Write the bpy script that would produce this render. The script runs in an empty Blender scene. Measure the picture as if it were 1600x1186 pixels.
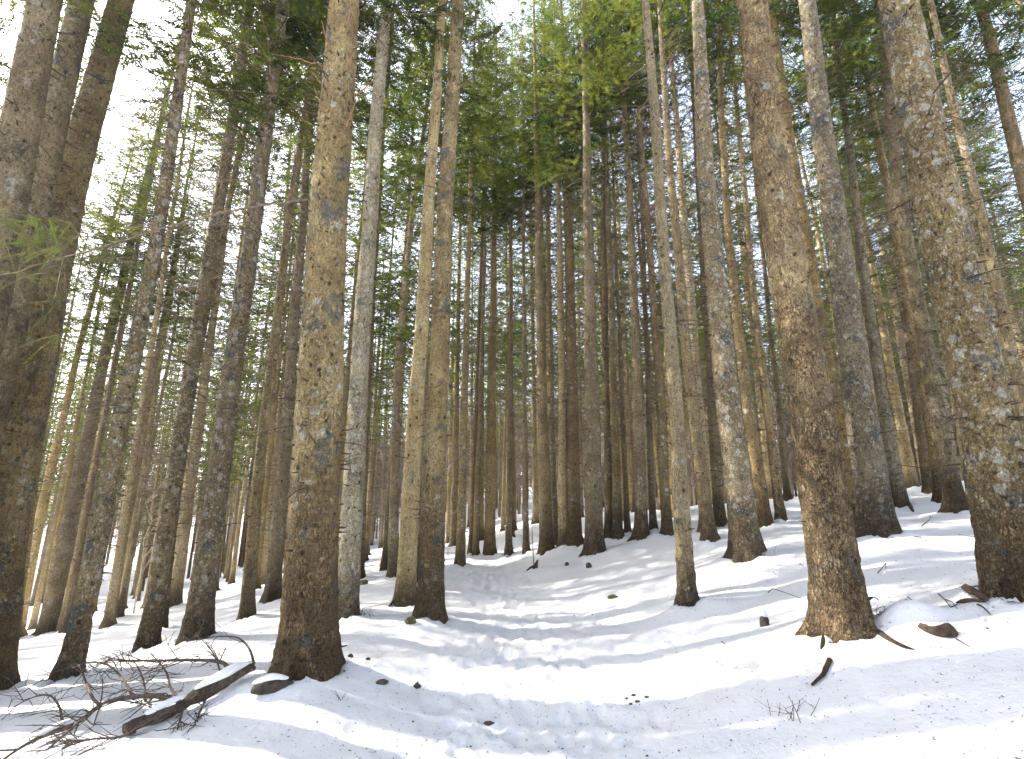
import bpy, math, random
import numpy as np
from mathutils import Vector, Matrix, Quaternion

R = math.radians
SC = bpy.context.scene
C = bpy.data.collections.new('forest'); SC.collection.children.link(C)
random.seed(7)
rng = np.random.default_rng(11)

# ------------------------------------------------------------------ camera
F = 800.0; PITCH = R(14.0); CAM = np.array([0.0, 0.0, 1.6])
cd = bpy.data.cameras.new('camera'); cam = bpy.data.objects.new('camera', cd); C.objects.link(cam)
cam.location = CAM; cam.rotation_euler = (R(90) + PITCH, 0, 0)
cd.sensor_fit = 'HORIZONTAL'; cd.sensor_width = 36.0; cd.lens = 36.0 * F / 1600.0
cd.clip_start = 0.05; cd.clip_end = 1500
SC.camera = cam

# ------------------------------------------------------------------ light
SUN_AZ, SUN_EL = R(72), R(37)          # azimuth counted to the LEFT of the view direction
w = bpy.data.worlds.new('World'); SC.world = w; w.use_nodes = True
nt = w.node_tree; nt.nodes.clear()
sky = nt.nodes.new('ShaderNodeTexSky'); sky.sky_type = 'NISHITA'; sky.sun_disc = False
sky.sun_elevation = SUN_EL; sky.sun_rotation = -SUN_AZ
sky.air_density = 1.0; sky.dust_density = 3.0; sky.ozone_density = 1.0
bg = nt.nodes.new('ShaderNodeBackground'); bg.inputs[1].default_value = 0.15
wo = nt.nodes.new('ShaderNodeOutputWorld')
hz_ = nt.nodes.new('ShaderNodeHueSaturation'); hz_.inputs['Saturation'].default_value = .68; hz_.inputs['Value'].default_value = 1.3   # thin high cloud whitens the sky
nt.links.new(sky.outputs[0], hz_.inputs['Color']); nt.links.new(hz_.outputs[0], bg.inputs[0]); nt.links.new(bg.outputs[0], wo.inputs[0])
sd = bpy.data.lights.new('sun', 'SUN'); sun = bpy.data.objects.new('sun', sd); C.objects.link(sun)
sd.energy = 5.0; sd.angle = R(0.55); sd.color = (1.0, 0.93, 0.80)
sdir = Vector((-math.sin(SUN_AZ) * math.cos(SUN_EL), math.cos(SUN_AZ) * math.cos(SUN_EL), math.sin(SUN_EL)))
sun.rotation_euler = sdir.to_track_quat('Z', 'Y').to_euler(); sun.location = (0, 0, 40)
SC.view_settings.view_transform = 'Standard'; SC.view_settings.look = 'None'
SC.view_settings.exposure = 2.0; SC.view_settings.gamma = 1.0
SC.view_settings.use_curve_mapping = False
SC.render.engine = 'CYCLES'
cy = SC.cycles
cy.max_bounces = 8; cy.diffuse_bounces = 4; cy.glossy_bounces = 2; cy.transmission_bounces = 4
cy.transparent_max_bounces = 4; cy.use_denoising = True; cy.caustics_reflective = False; cy.caustics_refractive = False

HAZE = .0006
# ------------------------------------------------------------------ noise
def _h(ix, iy, iz, s):
    n = (ix.astype(np.int64) * 374761393 + iy.astype(np.int64) * 668265263 + iz.astype(np.int64) * 2147483647 + s * 974634777) & 0xffffffff
    n = ((n ^ (n >> 13)) * 1274126177) & 0xffffffff
    return ((n ^ (n >> 16)) & 0xffff) / 32767.5 - 1.0

def vn(x, y, z=None, s=0):
    x = np.asarray(x, float); y = np.asarray(y, float)
    z = np.zeros_like(x) if z is None else np.asarray(z, float)
    ix, iy, iz = np.floor(x), np.floor(y), np.floor(z)
    fx, fy, fz = x - ix, y - iy, z - iz
    fx = fx * fx * (3 - 2 * fx); fy = fy * fy * (3 - 2 * fy); fz = fz * fz * (3 - 2 * fz)
    o = 0
    for a in (0, 1):
        wa = fx if a else 1 - fx
        for b in (0, 1):
            wb = fy if b else 1 - fy
            for c in (0, 1):
                wc = fz if c else 1 - fz
                o = o + _h(ix + a, iy + b, iz + c, s) * wa * wb * wc
    return o

def sp(x, k):
    return k * np.log1p(np.exp(np.clip(x / k, -50, 50)))

def sstep(a, b, x):
    t = np.clip((x - a) / (b - a), 0, 1); return t * t * (3 - 2 * t)

# ------------------------------------------------------------------ terrain
def xpath(y):
    return .1 - .04 * np.maximum(0, y - 7) ** 1.6

def T(x, y):
    x = np.asarray(x, float); y = np.asarray(y, float)
    yy = np.clip(y, 0, 22)
    u = x - xpath(yy)
    r = np.hypot(x, y)
    k = 1.0 / (1 + np.maximum(0, r - 30) / 30)
    z = (.27 * sp(u - 1.0, .35) - .15 * sp(u - 4.6, .8)) * np.where(x > 0, k, 1) - .19 * np.minimum(sp(-(x + 3.0), .6), 30)
    az = np.degrees(np.arctan2(x, np.maximum(y, .001)))
    el = np.interp(az, [-60, -35, -22, -10, 0, 15, 30, 45, 90], [0, 0, 3.5, 7, 8, 8, 9, 12, 12])
    z = z + sstep(38, 110, r) * (np.minimum(r, 260) - 25).clip(0) * np.tan(np.radians(el)) * 1.05
    return z

FEET = []
for i in range(520):
    t = rng.uniform(1.0, 15); side = rng.choice([-1, 1]) * .2 + rng.normal(0, .48)
    FEET.append((xpath(t) + side, t, rng.normal(0, .5), rng.uniform(.11, .15), rng.uniform(.05, .07), rng.uniform(.005, .020)))
for t in np.arange(1.6, 4.5, .55):       # two single tracks off to the right
    FEET.append((1.45 + .25 * t + .08 * math.sin(t * 9), t, -.3, .13, .05, .02))
BASES = []     # x, y, radius: snow mounds, filled by the trees placed first

MOUNDS = []    # x, y, radius across, radius along, height
def snow(x, y):
    x = np.asarray(x, float); y = np.asarray(y, float)
    u = x - xpath(np.clip(y, 0, 22))
    r = np.hypot(x, y)
    z = T(x, y)
    pm = np.exp(-(u / 1.15) ** 4) * (y > -3)
    z = z + .06 * vn(x / 2.3, y / 2.3, s=1) * (1 - .5 * pm) + .03 * vn(x / .9, y / .9, s=2) + .014 * vn(x / .33, y / .33, s=3) + .003 * vn(x / .06, y / .06, s=7) + .005 * vn(x / .14, y / .14, s=10) * (1 + .6 * vn(x / 1.7, y / 1.7, s=14))
    z = z - .07 * np.exp(-(u / 1.3) ** 4) * (r < 40)
    z = z + pm * (.018 * vn(x / .15, y / .17, s=4) + .013 * vn(x / .07, y / .08, s=5) + .02 * np.abs(vn(x / .3, y / .4, s=6)))
    z = z + .4 * vn(x / 14, y / 14, s=8) * sstep(15, 30, r)
    z = z + 3.0 * vn(x / 45, y / 45, s=9) * sstep(60, 120, r)
    for (mx, my, ra, rb_, hh) in MOUNDS:
        z = z + hh * np.exp(-((x - mx) / ra) ** 2 - ((y - my) / rb_) ** 2)
    for (fx, fy, a, L, W, D) in (FEET if x.size > 1 else ()):
        m = (np.abs(x - fx) < .4) & (np.abs(y - fy) < .4)
        if m.any():
            dx, dy = x[m] - fx, y[m] - fy
            p = dx * math.sin(a) + dy * math.cos(a); q = dx * math.cos(a) - dy * math.sin(a)
            e = (p / L) ** 2 + (q / W) ** 2
            z[m] += -D * np.exp(-e ** 2) + .3 * D * np.exp(-(np.sqrt(e) - 1.35) ** 2 / .08)
    for (bx, by, br) in BASES:
        m = (np.abs(x - bx) < 1.6) & (np.abs(y - by) < 1.6)
        if np.any(m):
            d = np.hypot(x[m] - bx, y[m] - by)
            a = np.arctan2(y[m] - by, x[m] - bx)
            n = vn(np.cos(a) * 2.2 + bx * 3, np.sin(a) * 2.2 + by * 3, s=12)
            n2 = vn(np.cos(a) * 6 + bx * 3, np.sin(a) * 6 + by * 3, s=13)
            z[m] = z[m] + (.10 + .06 * n) * np.exp(-(d / (.42 + br)) ** 2) - (.06 + .08 * n2 + .03 * n) * np.exp(-((d - br * 1.05) / .085) ** 2)
    return z

def gz(x, y):
    return float(snow(np.array([x, x + 1e-4]), np.array([y, y]))[0])

FW = np.array([0, math.cos(PITCH), math.sin(PITCH)]); UP = np.array([0, -math.sin(PITCH), math.cos(PITCH)])
def ray(px, py):
    d = FW * F + np.array([1., 0, 0]) * (px - 800) + UP * (593 - py); return d / d[1]
def ground(px, py):
    d = ray(px, py); t = np.arange(.8, 160, .01)
    p = CAM[:, None] + d[:, None] * t
    i = np.argmax(p[2] < T(p[0], p[1])); return p[:, i]
def at(px, py, dist):
    return CAM + ray(px, py) * dist

# ------------------------------------------------------------------ mesh helpers
def mesh_np(name, V, faces, mat, smooth=True, colors=None):
    """faces: (n,3) or (n,4) array or list of such arrays"""
    V = np.ascontiguousarray(V, np.float32)
    if isinstance(faces, np.ndarray): faces = [faces]
    faces = [f for f in faces if len(f)]
    me = bpy.data.meshes.new(name)
    me.vertices.add(len(V)); me.vertices.foreach_set('co', V.ravel())
    loops = np.concatenate([f.ravel() for f in faces]).astype(np.int32)
    tot = np.concatenate([np.full(len(f), f.shape[1]) for f in faces]).astype(np.int32)
    st = np.concatenate([[0], np.cumsum(tot)[:-1]]).astype(np.int32)
    me.loops.add(len(loops)); me.loops.foreach_set('vertex_index', loops)
    me.polygons.add(len(tot)); me.polygons.foreach_set('loop_start', st); me.polygons.foreach_set('loop_total', tot)
    me.polygons.foreach_set('use_smooth', np.full(len(tot), smooth, bool))
    me.update(calc_edges=True)
    if mat is not None: me.materials.append(mat)
    return me

def obj(name, me, parent=None, loc=(0, 0, 0)):
    o = bpy.data.objects.new(name, me); C.objects.link(o); o.location = loc
    if parent is not None: o.parent = parent
    return o

def tag(o, label=None, cat=None, group=None, kind=None):
    if label: o['label'] = label
    if cat: o['category'] = cat
    if group: o['group'] = group
    if kind: o['kind'] = kind
    return o

class Geo:
    def __init__(s): s.v = []; s.q = []; s.t = []; s.n = 0
    def add(s, V, Q=None, Tt=None):
        V = np.asarray(V, float)
        if Q is not None and len(Q): s.q.append(np.asarray(Q) + s.n)
        if Tt is not None and len(Tt): s.t.append(np.asarray(Tt) + s.n)
        s.v.append(V); s.n += len(V)
    def tube(s, pts, rad, n=5, seed=None, rough=0, cap=True):
        pts = np.asarray(pts, float); rad = np.broadcast_to(np.asarray(rad, float), (len(pts),))
        tan = np.gradient(pts, axis=0); tan /= np.linalg.norm(tan, axis=1)[:, None] + 1e-9
        ref = np.array([0, 0, 1.]) if abs(tan[len(tan) // 2, 2]) < .85 else np.array([0, 1., 0])
        a = np.cross(tan, ref); a /= np.linalg.norm(a, axis=1)[:, None] + 1e-9
        b = np.cross(tan, a)
        th = np.arange(n) * 2 * np.pi / n
        rr = rad[:, None] * np.ones(n)
        if rough: rr = rr * (1 + rough * vn(np.cos(th)[None] * 1.5 + pts[:, :1] * 9, np.sin(th)[None] * 1.5 + pts[:, 1:2] * 9, pts[:, 2:3] * 9 + 0 * rr, s=21))
        V = pts[:, None] + rr[..., None] * (np.cos(th)[None, :, None] * a[:, None] + np.sin(th)[None, :, None] * b[:, None])
        m = len(pts); i = np.arange(m - 1)[:, None] * n; j = np.arange(n)[None]; k = (j + 1) % n
        Q = np.stack([i + j, i + k, i + n + k, i + n + j], -1).reshape(-1, 4)
        V = V.reshape(-1, 3); Tt = None
        if cap:
            V = np.vstack([V, pts[0], pts[-1]])
            j = np.arange(n); k = (j + 1) % n
            Tt = np.vstack([np.stack([k, j, np.full(n, m * n)], 1), np.stack([(m - 1) * n + j, (m - 1) * n + k, np.full(n, m * n + 1)], 1)])
        s.add(V, Q, Tt)
    def build(s, name, mat, smooth=True):
        fs = []
        if s.q: fs.append(np.vstack(s.q))
        if s.t: fs.append(np.vstack(s.t))
        return mesh_np(name, np.vstack(s.v), fs, mat, smooth)

# ------------------------------------------------------------------ materials
class N:
    def __init__(s, name):
        s.m = bpy.data.materials.new(name); s.m.use_nodes = True; s.t = s.m.node_tree; s.t.nodes.clear()
        s.out = s.t.nodes.new('ShaderNodeOutputMaterial')
    def n(s, typ, ins=None, **kw):
        nd = s.t.nodes.new('ShaderNode' + typ)
        for k, v in kw.items(): setattr(nd, k, v)
        for k, v in (ins or {}).items():
            if isinstance(v, bpy.types.NodeSocket): s.t.links.new(v, nd.inputs[k])
            else: nd.inputs[k].default_value = v
        return nd
    def math(s, op, a, b=0.0, clamp=False):
        return s.n('Math', {0: a, 1: b}, operation=op, use_clamp=clamp).outputs[0]
    def ramp(s, f, lo, hi):
        return s.n('MapRange', {0: f, 1: lo, 2: hi, 3: 0.0, 4: 1.0}, clamp=True).outputs[0]
    def mix(s, f, a, b, mode='MIX'):
        nd = s.n('Mix', data_type='RGBA', blend_type=mode, clamp_factor=True)
        for i, v in ((0, f), (6, a), (7, b)):
            if isinstance(v, bpy.types.NodeSocket): s.t.links.new(v, nd.inputs[i])
            else: nd.inputs[i].default_value = v if i == 0 else (*v, 1)
        return nd.outputs[2]
    def noise(s, v, scale, detail=3, rough=.55, dist=0):
        return s.n('TexNoise', {'Vector': v, 'Scale': scale, 'Detail': detail, 'Roughness': rough, 'Distortion': dist})

def bark(name, base=(.15, .105, .06), dark=(.045, .03, .02), red=(.12, .078, .048), lich=(.44, .42, .35),
         lamt=.5, plates=.6, blue=.5, moss=.3, scaly_h=1.6, simple=False):
    base = tuple(min(.6, c * k) for c, k in zip(base, (1.85, 1.88, 1.62))); red = tuple(c * k for c, k in zip(red, (1.45, 1.52, 1.42)))
    s = N(name)
    co = s.n('TexCoord').outputs['Object']; oi = s.n('ObjectInfo').outputs['Random']
    off = s.n('CombineXYZ', {0: s.math('MULTIPLY', oi, 37.0), 1: s.math('MULTIPLY', oi, 91.0), 2: s.math('MULTIPLY', oi, 53.0)}).outputs[0]
    z = s.n('SeparateXYZ', {0: co}).outputs[2]
    p = s.n('VectorMath', {0: co, 1: off}, operation='ADD').outputs[0]
    st = s.n('VectorMath', {0: p, 1: (1, 1, .42)}, operation='MULTIPLY').outputs[0]
    hz = s.n('VectorMath', {0: p, 1: (.5, .5, 3.2)}, operation='MULTIPLY').outputs[0]
    n1 = s.noise(st, 22, 4, .6)
    wob = s.n('VectorMath', {0: n1.outputs[1], 1: (.09, .09, .09)}, operation='MULTIPLY').outputs[0]
    stw = s.n('VectorMath', {0: st, 1: wob}, operation='ADD').outputs[0]
    big = s.noise(p, 1.7, 3, .6).outputs[0]
    fine = s.noise(p, 70, 4, .7).outputs[0]
    hline = s.noise(hz, 14, 3, .6).outputs[0]
    low = s.n('MapRange', {0: z, 1: .15, 2: scaly_h, 3: 1.0, 4: 0.0}, clamp=True).outputs[0]
    lowm = s.math('ADD', s.math('MULTIPLY', low, .8), s.math('MULTIPLY', s.ramp(big, .35, .75), plates), clamp=True)
    col = s.mix(s.ramp(big, .35, .7), base, tuple(b * k for b, k in zip(base, (.78, .74, .70))))
    col = s.mix(s.math('MULTIPLY', s.ramp(hline, .5, .8), .5), col, tuple(c * .55 for c in base))
    col = s.mix(s.math('MULTIPLY', s.ramp(n1.outputs[0], .5, .75), .4), col, tuple(min(1, c * 1.5) for c in base))
    col = s.mix(s.math('MULTIPLY', s.ramp(s.noise(p, 4, 2).outputs[0], .45, .75), moss), col, (.13, .115, .035))
    col = s.mix(s.math('MULTIPLY', lowm, .75), col, red)
    height = fine
    vor = s.n('TexVoronoi', {'Vector': stw, 'Scale': 34.0, 'Randomness': 1.0}, feature='DISTANCE_TO_EDGE').outputs[0]
    vor2 = s.n('TexVoronoi', {'Vector': stw, 'Scale': 78.0}, feature='DISTANCE_TO_EDGE').outputs[0]
    crack = s.n('MapRange', {0: vor, 1: 0.0, 2: .13, 3: 1.0, 4: 0.0}, clamp=True).outputs[0]
    crack = s.math('MULTIPLY', crack, s.ramp(s.noise(st, 9, 3, .7).outputs[0], .30, .5))
    crack = s.math('MAXIMUM', crack, s.math('MULTIPLY', s.n('MapRange', {0: vor2, 1: 0.0, 2: .2, 3: .7, 4: 0.0}, clamp=True).outputs[0], s.ramp(s.noise(p, 6, 3, .7).outputs[0], .4, .6)))
    cf = s.math('MULTIPLY', crack, s.math('ADD', s.math('MULTIPLY', lowm, .85), .2))
    col = s.mix(s.math('MULTIPLY', low, .42), col, tuple(c * .42 for c in red))
    flake = s.ramp(s.noise(st, 46, 4, .8, .6).outputs[0], .54, .66)
    col = s.mix(s.math('MULTIPLY', flake, .55), col, dark)
    wr = s.ramp(s.noise(s.n('VectorMath', {0: p, 1: (.35, .35, 4.5)}, operation='MULTIPLY').outputs[0], 11, 4, .75).outputs[0], .56, .68)
    col = s.mix(s.math('MULTIPLY', wr, .45), col, dark)
    col = s.mix(cf, col, dark)
    # knots and small dark scars
    pw_ = s.n('VectorMath', {0: p, 1: s.n('VectorMath', {0: s.noise(p, 40, 3).outputs[1], 1: (.03, .03, .03)}, operation='MULTIPLY').outputs[0]}, operation='ADD').outputs[0]
    kv = s.n('TexVoronoi', {'Vector': s.n('VectorMath', {0: p, 1: (1, 1, .75)}, operation='MULTIPLY').outputs[0], 'Scale': 9.0}, feature='F1')
    ksel = s.ramp(s.n('SeparateColor', {0: kv.outputs[1]}).outputs[0], .45, .55)
    kw_ = s.math('ADD', kv.outputs[0], s.math('MULTIPLY', s.math('SUBTRACT', s.noise(p, 55, 3, .7).outputs[0], .5), .42))
    knot = s.math('MULTIPLY', s.n('MapRange', {0: kw_, 1: .10, 2: .24, 3: 1.0, 4: 0.0}, clamp=True).outputs[0], ksel)
    col = s.mix(s.math('MULTIPLY', knot, .9), col, tuple(c * .7 for c in dark))
    kv2 = s.n('TexVoronoi', {'Vector': s.n('VectorMath', {0: pw_, 1: (1, 1, .8)}, operation='MULTIPLY').outputs[0], 'Scale': 24.0}, feature='F1')
    k2 = s.math('MULTIPLY', s.n('MapRange', {0: kv2.outputs[0], 1: .16, 2: .30, 3: 1.0, 4: 0.0}, clamp=True).outputs[0], s.ramp(s.n('SeparateColor', {0: kv2.outputs[1]}).outputs[0], .60, .66))
    col = s.mix(s.math('MULTIPLY', k2, .8), col, dark)
    # dark blue grey lichen blotches
    bn = s.noise(p, 3.1, 4, .65, .4).outputs[0]
    col = s.mix(s.math('MULTIPLY', s.ramp(bn, .56, .63), blue), col, (.075, .088, .088))
    # pale crustose lichen, big blotches and small dots
    pw = s.n('VectorMath', {0: p, 1: s.n('VectorMath', {0: s.noise(p, 16, 3).outputs[1], 1: (.11, .11, .11)}, operation='MULTIPLY').outputs[0]}, operation='ADD').outputs[0]
    for sc, th, sel0, k in ((6.5, .34, .80 - .45 * lamt, .9), (17.0, .36, .86 - .40 * lamt, .85), (38.0, .4, .85 - .35 * lamt, .7)):
        lv = s.n('TexVoronoi', {'Vector': pw, 'Scale': sc}, feature='F1')
        sel = s.ramp(s.n('SeparateColor', {0: lv.outputs[1]}).outputs[1], sel0, sel0 + .03)
        sp_ = s.math('MULTIPLY', s.n('MapRange', {0: lv.outputs[0], 1: th - .07, 2: th, 3: 1.0, 4: 0.0}, clamp=True).outputs[0], sel)
        sp_ = s.math('MULTIPLY', sp_, s.math('SUBTRACT', 1.0, s.math('MULTIPLY', low, .8)))
        sp_ = s.math('MULTIPLY', sp_, s.ramp(s.noise(p, 1.3, 2).outputs[0], .62 - .35 * lamt, .72 - .35 * lamt))
        lc = s.mix(s.ramp(s.noise(p, 45, 2).outputs[0], .35, .65), lich, tuple(c * .62 for c in lich))
        col = s.mix(s.math('MULTIPLY', sp_, k), col, lc)
    # brightness variation of whole trunk and fine grain
    hs = s.n('HueSaturation', {'Hue': .5, 'Saturation': s.n('MapRange', {0: oi, 3: .8, 4: 1.1}).outputs[0], 'Value': s.n('MapRange', {0: s.math('FRACT', s.math('MULTIPLY', oi, 7.3)), 3: .74, 4: 1.28}).outputs[0], 'Color': col}).outputs[0]
    col = s.mix(s.ramp(s.math('ADD', s.math('MULTIPLY', fine, .6), s.math('MULTIPLY', s.noise(st, 30, 4, .75).outputs[0], .4)), .38, .62), tuple([.46] * 3), tuple([1.45] * 3))
    col = s.mix(1.0, hs, col, 'MULTIPLY')
    bs = s.n('BsdfDiffuse' if simple else 'BsdfPrincipled')
    s.t.links.new(col, bs.inputs[0])
    if not simple:
        bs.inputs['Roughness'].default_value = .85; bs.inputs['Specular IOR Level'].default_value = .2
        hgt = s.math('SUBTRACT', s.math('ADD', s.math('MULTIPLY', fine, .5), s.math('SUBTRACT', s.math('MULTIPLY', n1.outputs[0], .6), s.math('MULTIPLY', flake, .6))), s.math('MULTIPLY', cf, 1.3))
        hgt = s.math('SUBTRACT', hgt, knot)
        bp = s.n('Bump', {'Height': hgt, 'Strength': 1.0, 'Distance': .02})
        s.t.links.new(bp.outputs[0], bs.inputs['Normal'])
    s.t.links.new(bs.outputs[0], s.out.inputs[0])
    return s.m

def flat_mat(name, c1, c2, scale=20, rough=.9, bump=.4, dist=.01, trans=None):
    s = N(name)
    co = s.n('TexCoord').outputs['Object']
    geo = s.n('NewGeometry').outputs['Position']
    n = s.noise(geo, scale, 3)
    col = s.mix(s.ramp(n.outputs[0], .35, .65), c1, c2)
    oi = s.n('ObjectInfo').outputs['Random']
    hs = s.n('HueSaturation', {'Value': s.n('MapRange', {0: oi, 3: .85, 4: 1.15}).outputs[0], 'Color': col}).outputs[0]
    if trans:
        d = s.n('BsdfDiffuse', {0: hs}); t = s.n('BsdfTranslucent', {0: s.mix(1.0, hs, trans, 'MULTIPLY')})
        g = s.n('MixShader', {0: .45, 1: d.outputs[0], 2: t.outputs[0]})
        s.t.links.new(g.outputs[0], s.out.inputs[0])
    else:
        bs = s.n('BsdfPrincipled', {'Base Color': hs, 'Roughness': rough, 'Specular IOR Level': .25})
        if bump:
            bp = s.n('Bump', {'Height': n.outputs[0], 'Strength': bump, 'Distance': dist}); s.t.links.new(bp.outputs[0], bs.inputs['Normal'])
        s.t.links.new(bs.outputs[0], s.out.inputs[0])
    return s.m

def snow_mat():
    s = N('snow')
    p = s.n('NewGeometry').outputs['Position']
    a = s.noise(p, 3, 4, .6).outputs[0]; g = s.noise(p, 160, 3, .7).outputs[0]; m = s.noise(p, 22, 4, .65).outputs[0]
    col = s.mix(s.ramp(a, .3, .7), (.73, .74, .81), (.80, .80, .85))
    # scattered needle and bark dust
    v = s.n('TexVoronoi', {'Vector': p, 'Scale': 30.0}, feature='F1')
    sel = s.ramp(s.n('SeparateColor', {0: v.outputs[1]}).outputs[0], .80, .84)
    dot = s.math('MULTIPLY', s.n('MapRange', {0: v.outputs[0], 1: .10, 2: .2, 3: 1.0, 4: 0.0}, clamp=True).outputs[0], sel)
    dot = s.math('MULTIPLY', dot, s.ramp(s.noise(p, 1.1, 3).outputs[0], .42, .62))
    col = s.mix(s.math('MULTIPLY', dot, .7), col, (.12, .10, .08))
    bs = s.n('BsdfPrincipled', {'Base Color': col, 'Roughness': .55, 'Specular IOR Level': .35})
    h = s.math('ADD', s.math('MULTIPLY', m, 1.0), s.math('MULTIPLY', g, .25))
    bp = s.n('Bump', {'Height': h, 'Strength': .5, 'Distance': .025}); s.t.links.new(bp.outputs[0], bs.inputs['Normal'])
    s.t.links.new(bs.outputs[0], s.out.inputs[0])
    return s.m

M = dict(
    main=bark('bark_tan', base=(.19, .148, .092), lamt=.45, blue=.7, moss=.3, plates=.45, scaly_h=2.2),
    scaly=bark('bark_scaly', base=(.20, .155, .105), red=(.165, .112, .072), lamt=.25, plates=1.0, blue=.45, moss=.15, scaly_h=3.0),
    lichen=bark('bark_lichened', base=(.15, .115, .07), lamt=1.0, plates=.35, blue=.85, moss=.25, scaly_h=1.0),
    pale=bark('bark_crusted', base=(.2, .17, .12), lamt=1.5, plates=.2, blue=.5, moss=.1, scaly_h=.8),
    smooth=bark('bark_smooth', base=(.245, .195, .130), lamt=.45, plates=.1, blue=.5, moss=.15, scaly_h=.6),
    mid=bark('bark_brown', base=(.178, .134, .078), lamt=.5, plates=.35, blue=.45, moss=.35, scaly_h=1.0),
    dark=bark('bark_dark', base=(.15, .112, .068), lamt=.35, plates=.4, blue=.3, moss=.2, scaly_h=1.0),
    far=bark('bark_far', base=(.195, .15, .088), lamt=.45, plates=.3, blue=.3, moss=.45, scaly_h=.8, simple=True),
    pale_far=bark('bark_distant', base=(.19, .15, .095), lamt=.2, plates=.2, blue=.1, moss=.4, scaly_h=.3, simple=True),
    stub=flat_mat('dead_wood', (.05, .035, .025), (.11, .08, .055), 60, bump=0),
    twig=flat_mat('dead_twig', (.11, .085, .06), (.20, .16, .115), 30, bump=0),
    redtwig=flat_mat('reddish_dead_branch', (.17, .085, .04), (.26, .15, .08), 30, bump=.3),
    needle=flat_mat('needles', (.028, .047, .030), (.110, .122, .048), 1.3, trans=(1.75, 1.8, .6)),
    needle2=flat_mat('fresh_needles', (.07, .12, .03), (.13, .18, .045), 2.5, trans=(1.4, 1.5, .5)),
    snow=snow_mat(),
    log=bark('log_bark', base=(.07, .05, .04), red=(.05, .035, .028), lamt=.1, plates=.6, blue=.2, moss=.1, scaly_h=.1),
    bough=flat_mat('fallen_branch', (.045, .035, .03), (.12, .095, .08), 40, bump=.3),
    stone=flat_mat('stone', (.028, .024, .02), (.075, .066, .055), 25, bump=.6),
    mossy=flat_mat('mossy_stone', (.05, .06, .02), (.14, .12, .07), 14, bump=.6),
    birch=flat_mat('pale_bare_wood', (.26, .22, .17), (.42, .37, .30), 8, bump=0),
    haze=flat_mat('bare_woods', (.13, .10, .075), (.24, .19, .15), .5, bump=0),
    wood=flat_mat('broken_wood', (.045, .030, .022), (.105, .072, .052), 30, bump=.5),
)

# ------------------------------------------------------------------ tree builders
def radius(z, H, r0, flare=.55):
    z = np.asarray(z, float)
    t = np.clip(z / H, 0, 1)
    return r0 * (1 - t) ** .75 * (1 + .12 * (1 - t) ** 3) * (1 + flare * np.exp(-np.maximum(z, -.3) / .22)) + .004

def trunk_mesh(name, spine, H, r0, zvis, nseg, nring, mat, seed, rough=1.0, nst=0, flare=.55):
    """spine(z)->(x,y). Dense rings to zvis, sparse above."""
    zs = np.concatenate([np.linspace(-.45, zvis, nring), np.linspace(zvis, H, 26)[1:]])
    th = np.arange(nseg) * 2 * np.pi / nseg
    sx, sy = spine(zs)
    Z, TH = np.meshgrid(zs, th, indexing='ij')
    rr = radius(Z, H, r0, flare)
    rs = np.random.default_rng(seed); ph = rs.uniform(0, 6.28, 4)
    lob = .5 * np.cos(3 * TH + ph[0]) + .35 * np.cos(5 * TH + ph[1]) + .25 * np.cos(8 * TH + ph[2])
    rr *= 1 + .24 * lob * np.exp(-np.maximum(Z, -.2) / .20)
    cx, cy_ = np.cos(TH), np.sin(TH)
    o = seed * 3.7
    rr *= 1 + .035 * vn(cx * 1.3 + o, cy_ * 1.3, Z * 1.1, s=31) * rough
    if rough:
        a = 1 + 1.5 * np.exp(-np.maximum(Z, 0) / 1.2)
        rr += rough * a * (.005 * vn(cx * r0 * 26 + o, cy_ * r0 * 26, Z * 8, s=32) + .006 * np.abs(vn(cx * r0 * 48 + o, cy_ * r0 * 48, Z * 17, s=33)) + .003 * vn(cx * r0 * 90 + o, cy_ * r0 * 90, Z * 34, s=34))
    stubs = []
    for i in range(nst):
        zk = rs.uniform(.9, min(H * .5, zvis * 1.05)); tk = rs.uniform(0, 6.283)
        stubs.append((zk, tk))
        if r0 > .12:
            dth = np.angle(np.exp(1j * (TH - tk))) * radius(zk, H, r0, 0)
            m = (np.abs(Z - zk) < .12) & (np.abs(dth) < .12)
            rr[m] += .011 * np.exp(-((dth[m] / .035) ** 2 + ((Z[m] - zk) / .03) ** 2))
    V = np.stack([sx[:, None] + rr * cx, sy[:, None] + rr * cy_, Z], -1).reshape(-1, 3)
    n = nseg; m = len(zs)
    i = np.arange(m - 1)[:, None] * n; j = np.arange(n)[None]; k = (j + 1) % n
    Q = np.stack([i + j, i + k, i + n + k, i + n + j], -1).reshape(-1, 4)
    return mesh_np(name, V, Q, mat), stubs

def stub_mesh(stubs, spine, H, r0, seed, lo=.035, hi=.13, long_p=.1, long_len=(.15, .6), mat=None):
    g = Geo(); rs = np.random.default_rng(seed)
    for (z, th) in stubs:
        sx, sy = spine(np.array([z])); r = float(radius(z, H, r0))
        d = np.array([math.cos(th), math.sin(th), rs.uniform(-.35, .25)])
        L = rs.uniform(lo, hi); rad = rs.uniform(.006, .011)
        if rs.random() < long_p: L = rs.uniform(*long_len); rad *= .75
        p0 = np.array([sx[0], sy[0], z]) + d * r * .9
        p1 = p0 + d * (L * .5 + r * .1); p2 = p0 + d * (L + r * .1) + rs.normal(0, .12, 3) * L
        g.tube([p0, p1, p2], [rad * 1.3, rad, rad * .45], 4 if r0 < .15 else 5)
    return g.build('branch_stubs', mat or M['stub'])

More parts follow.
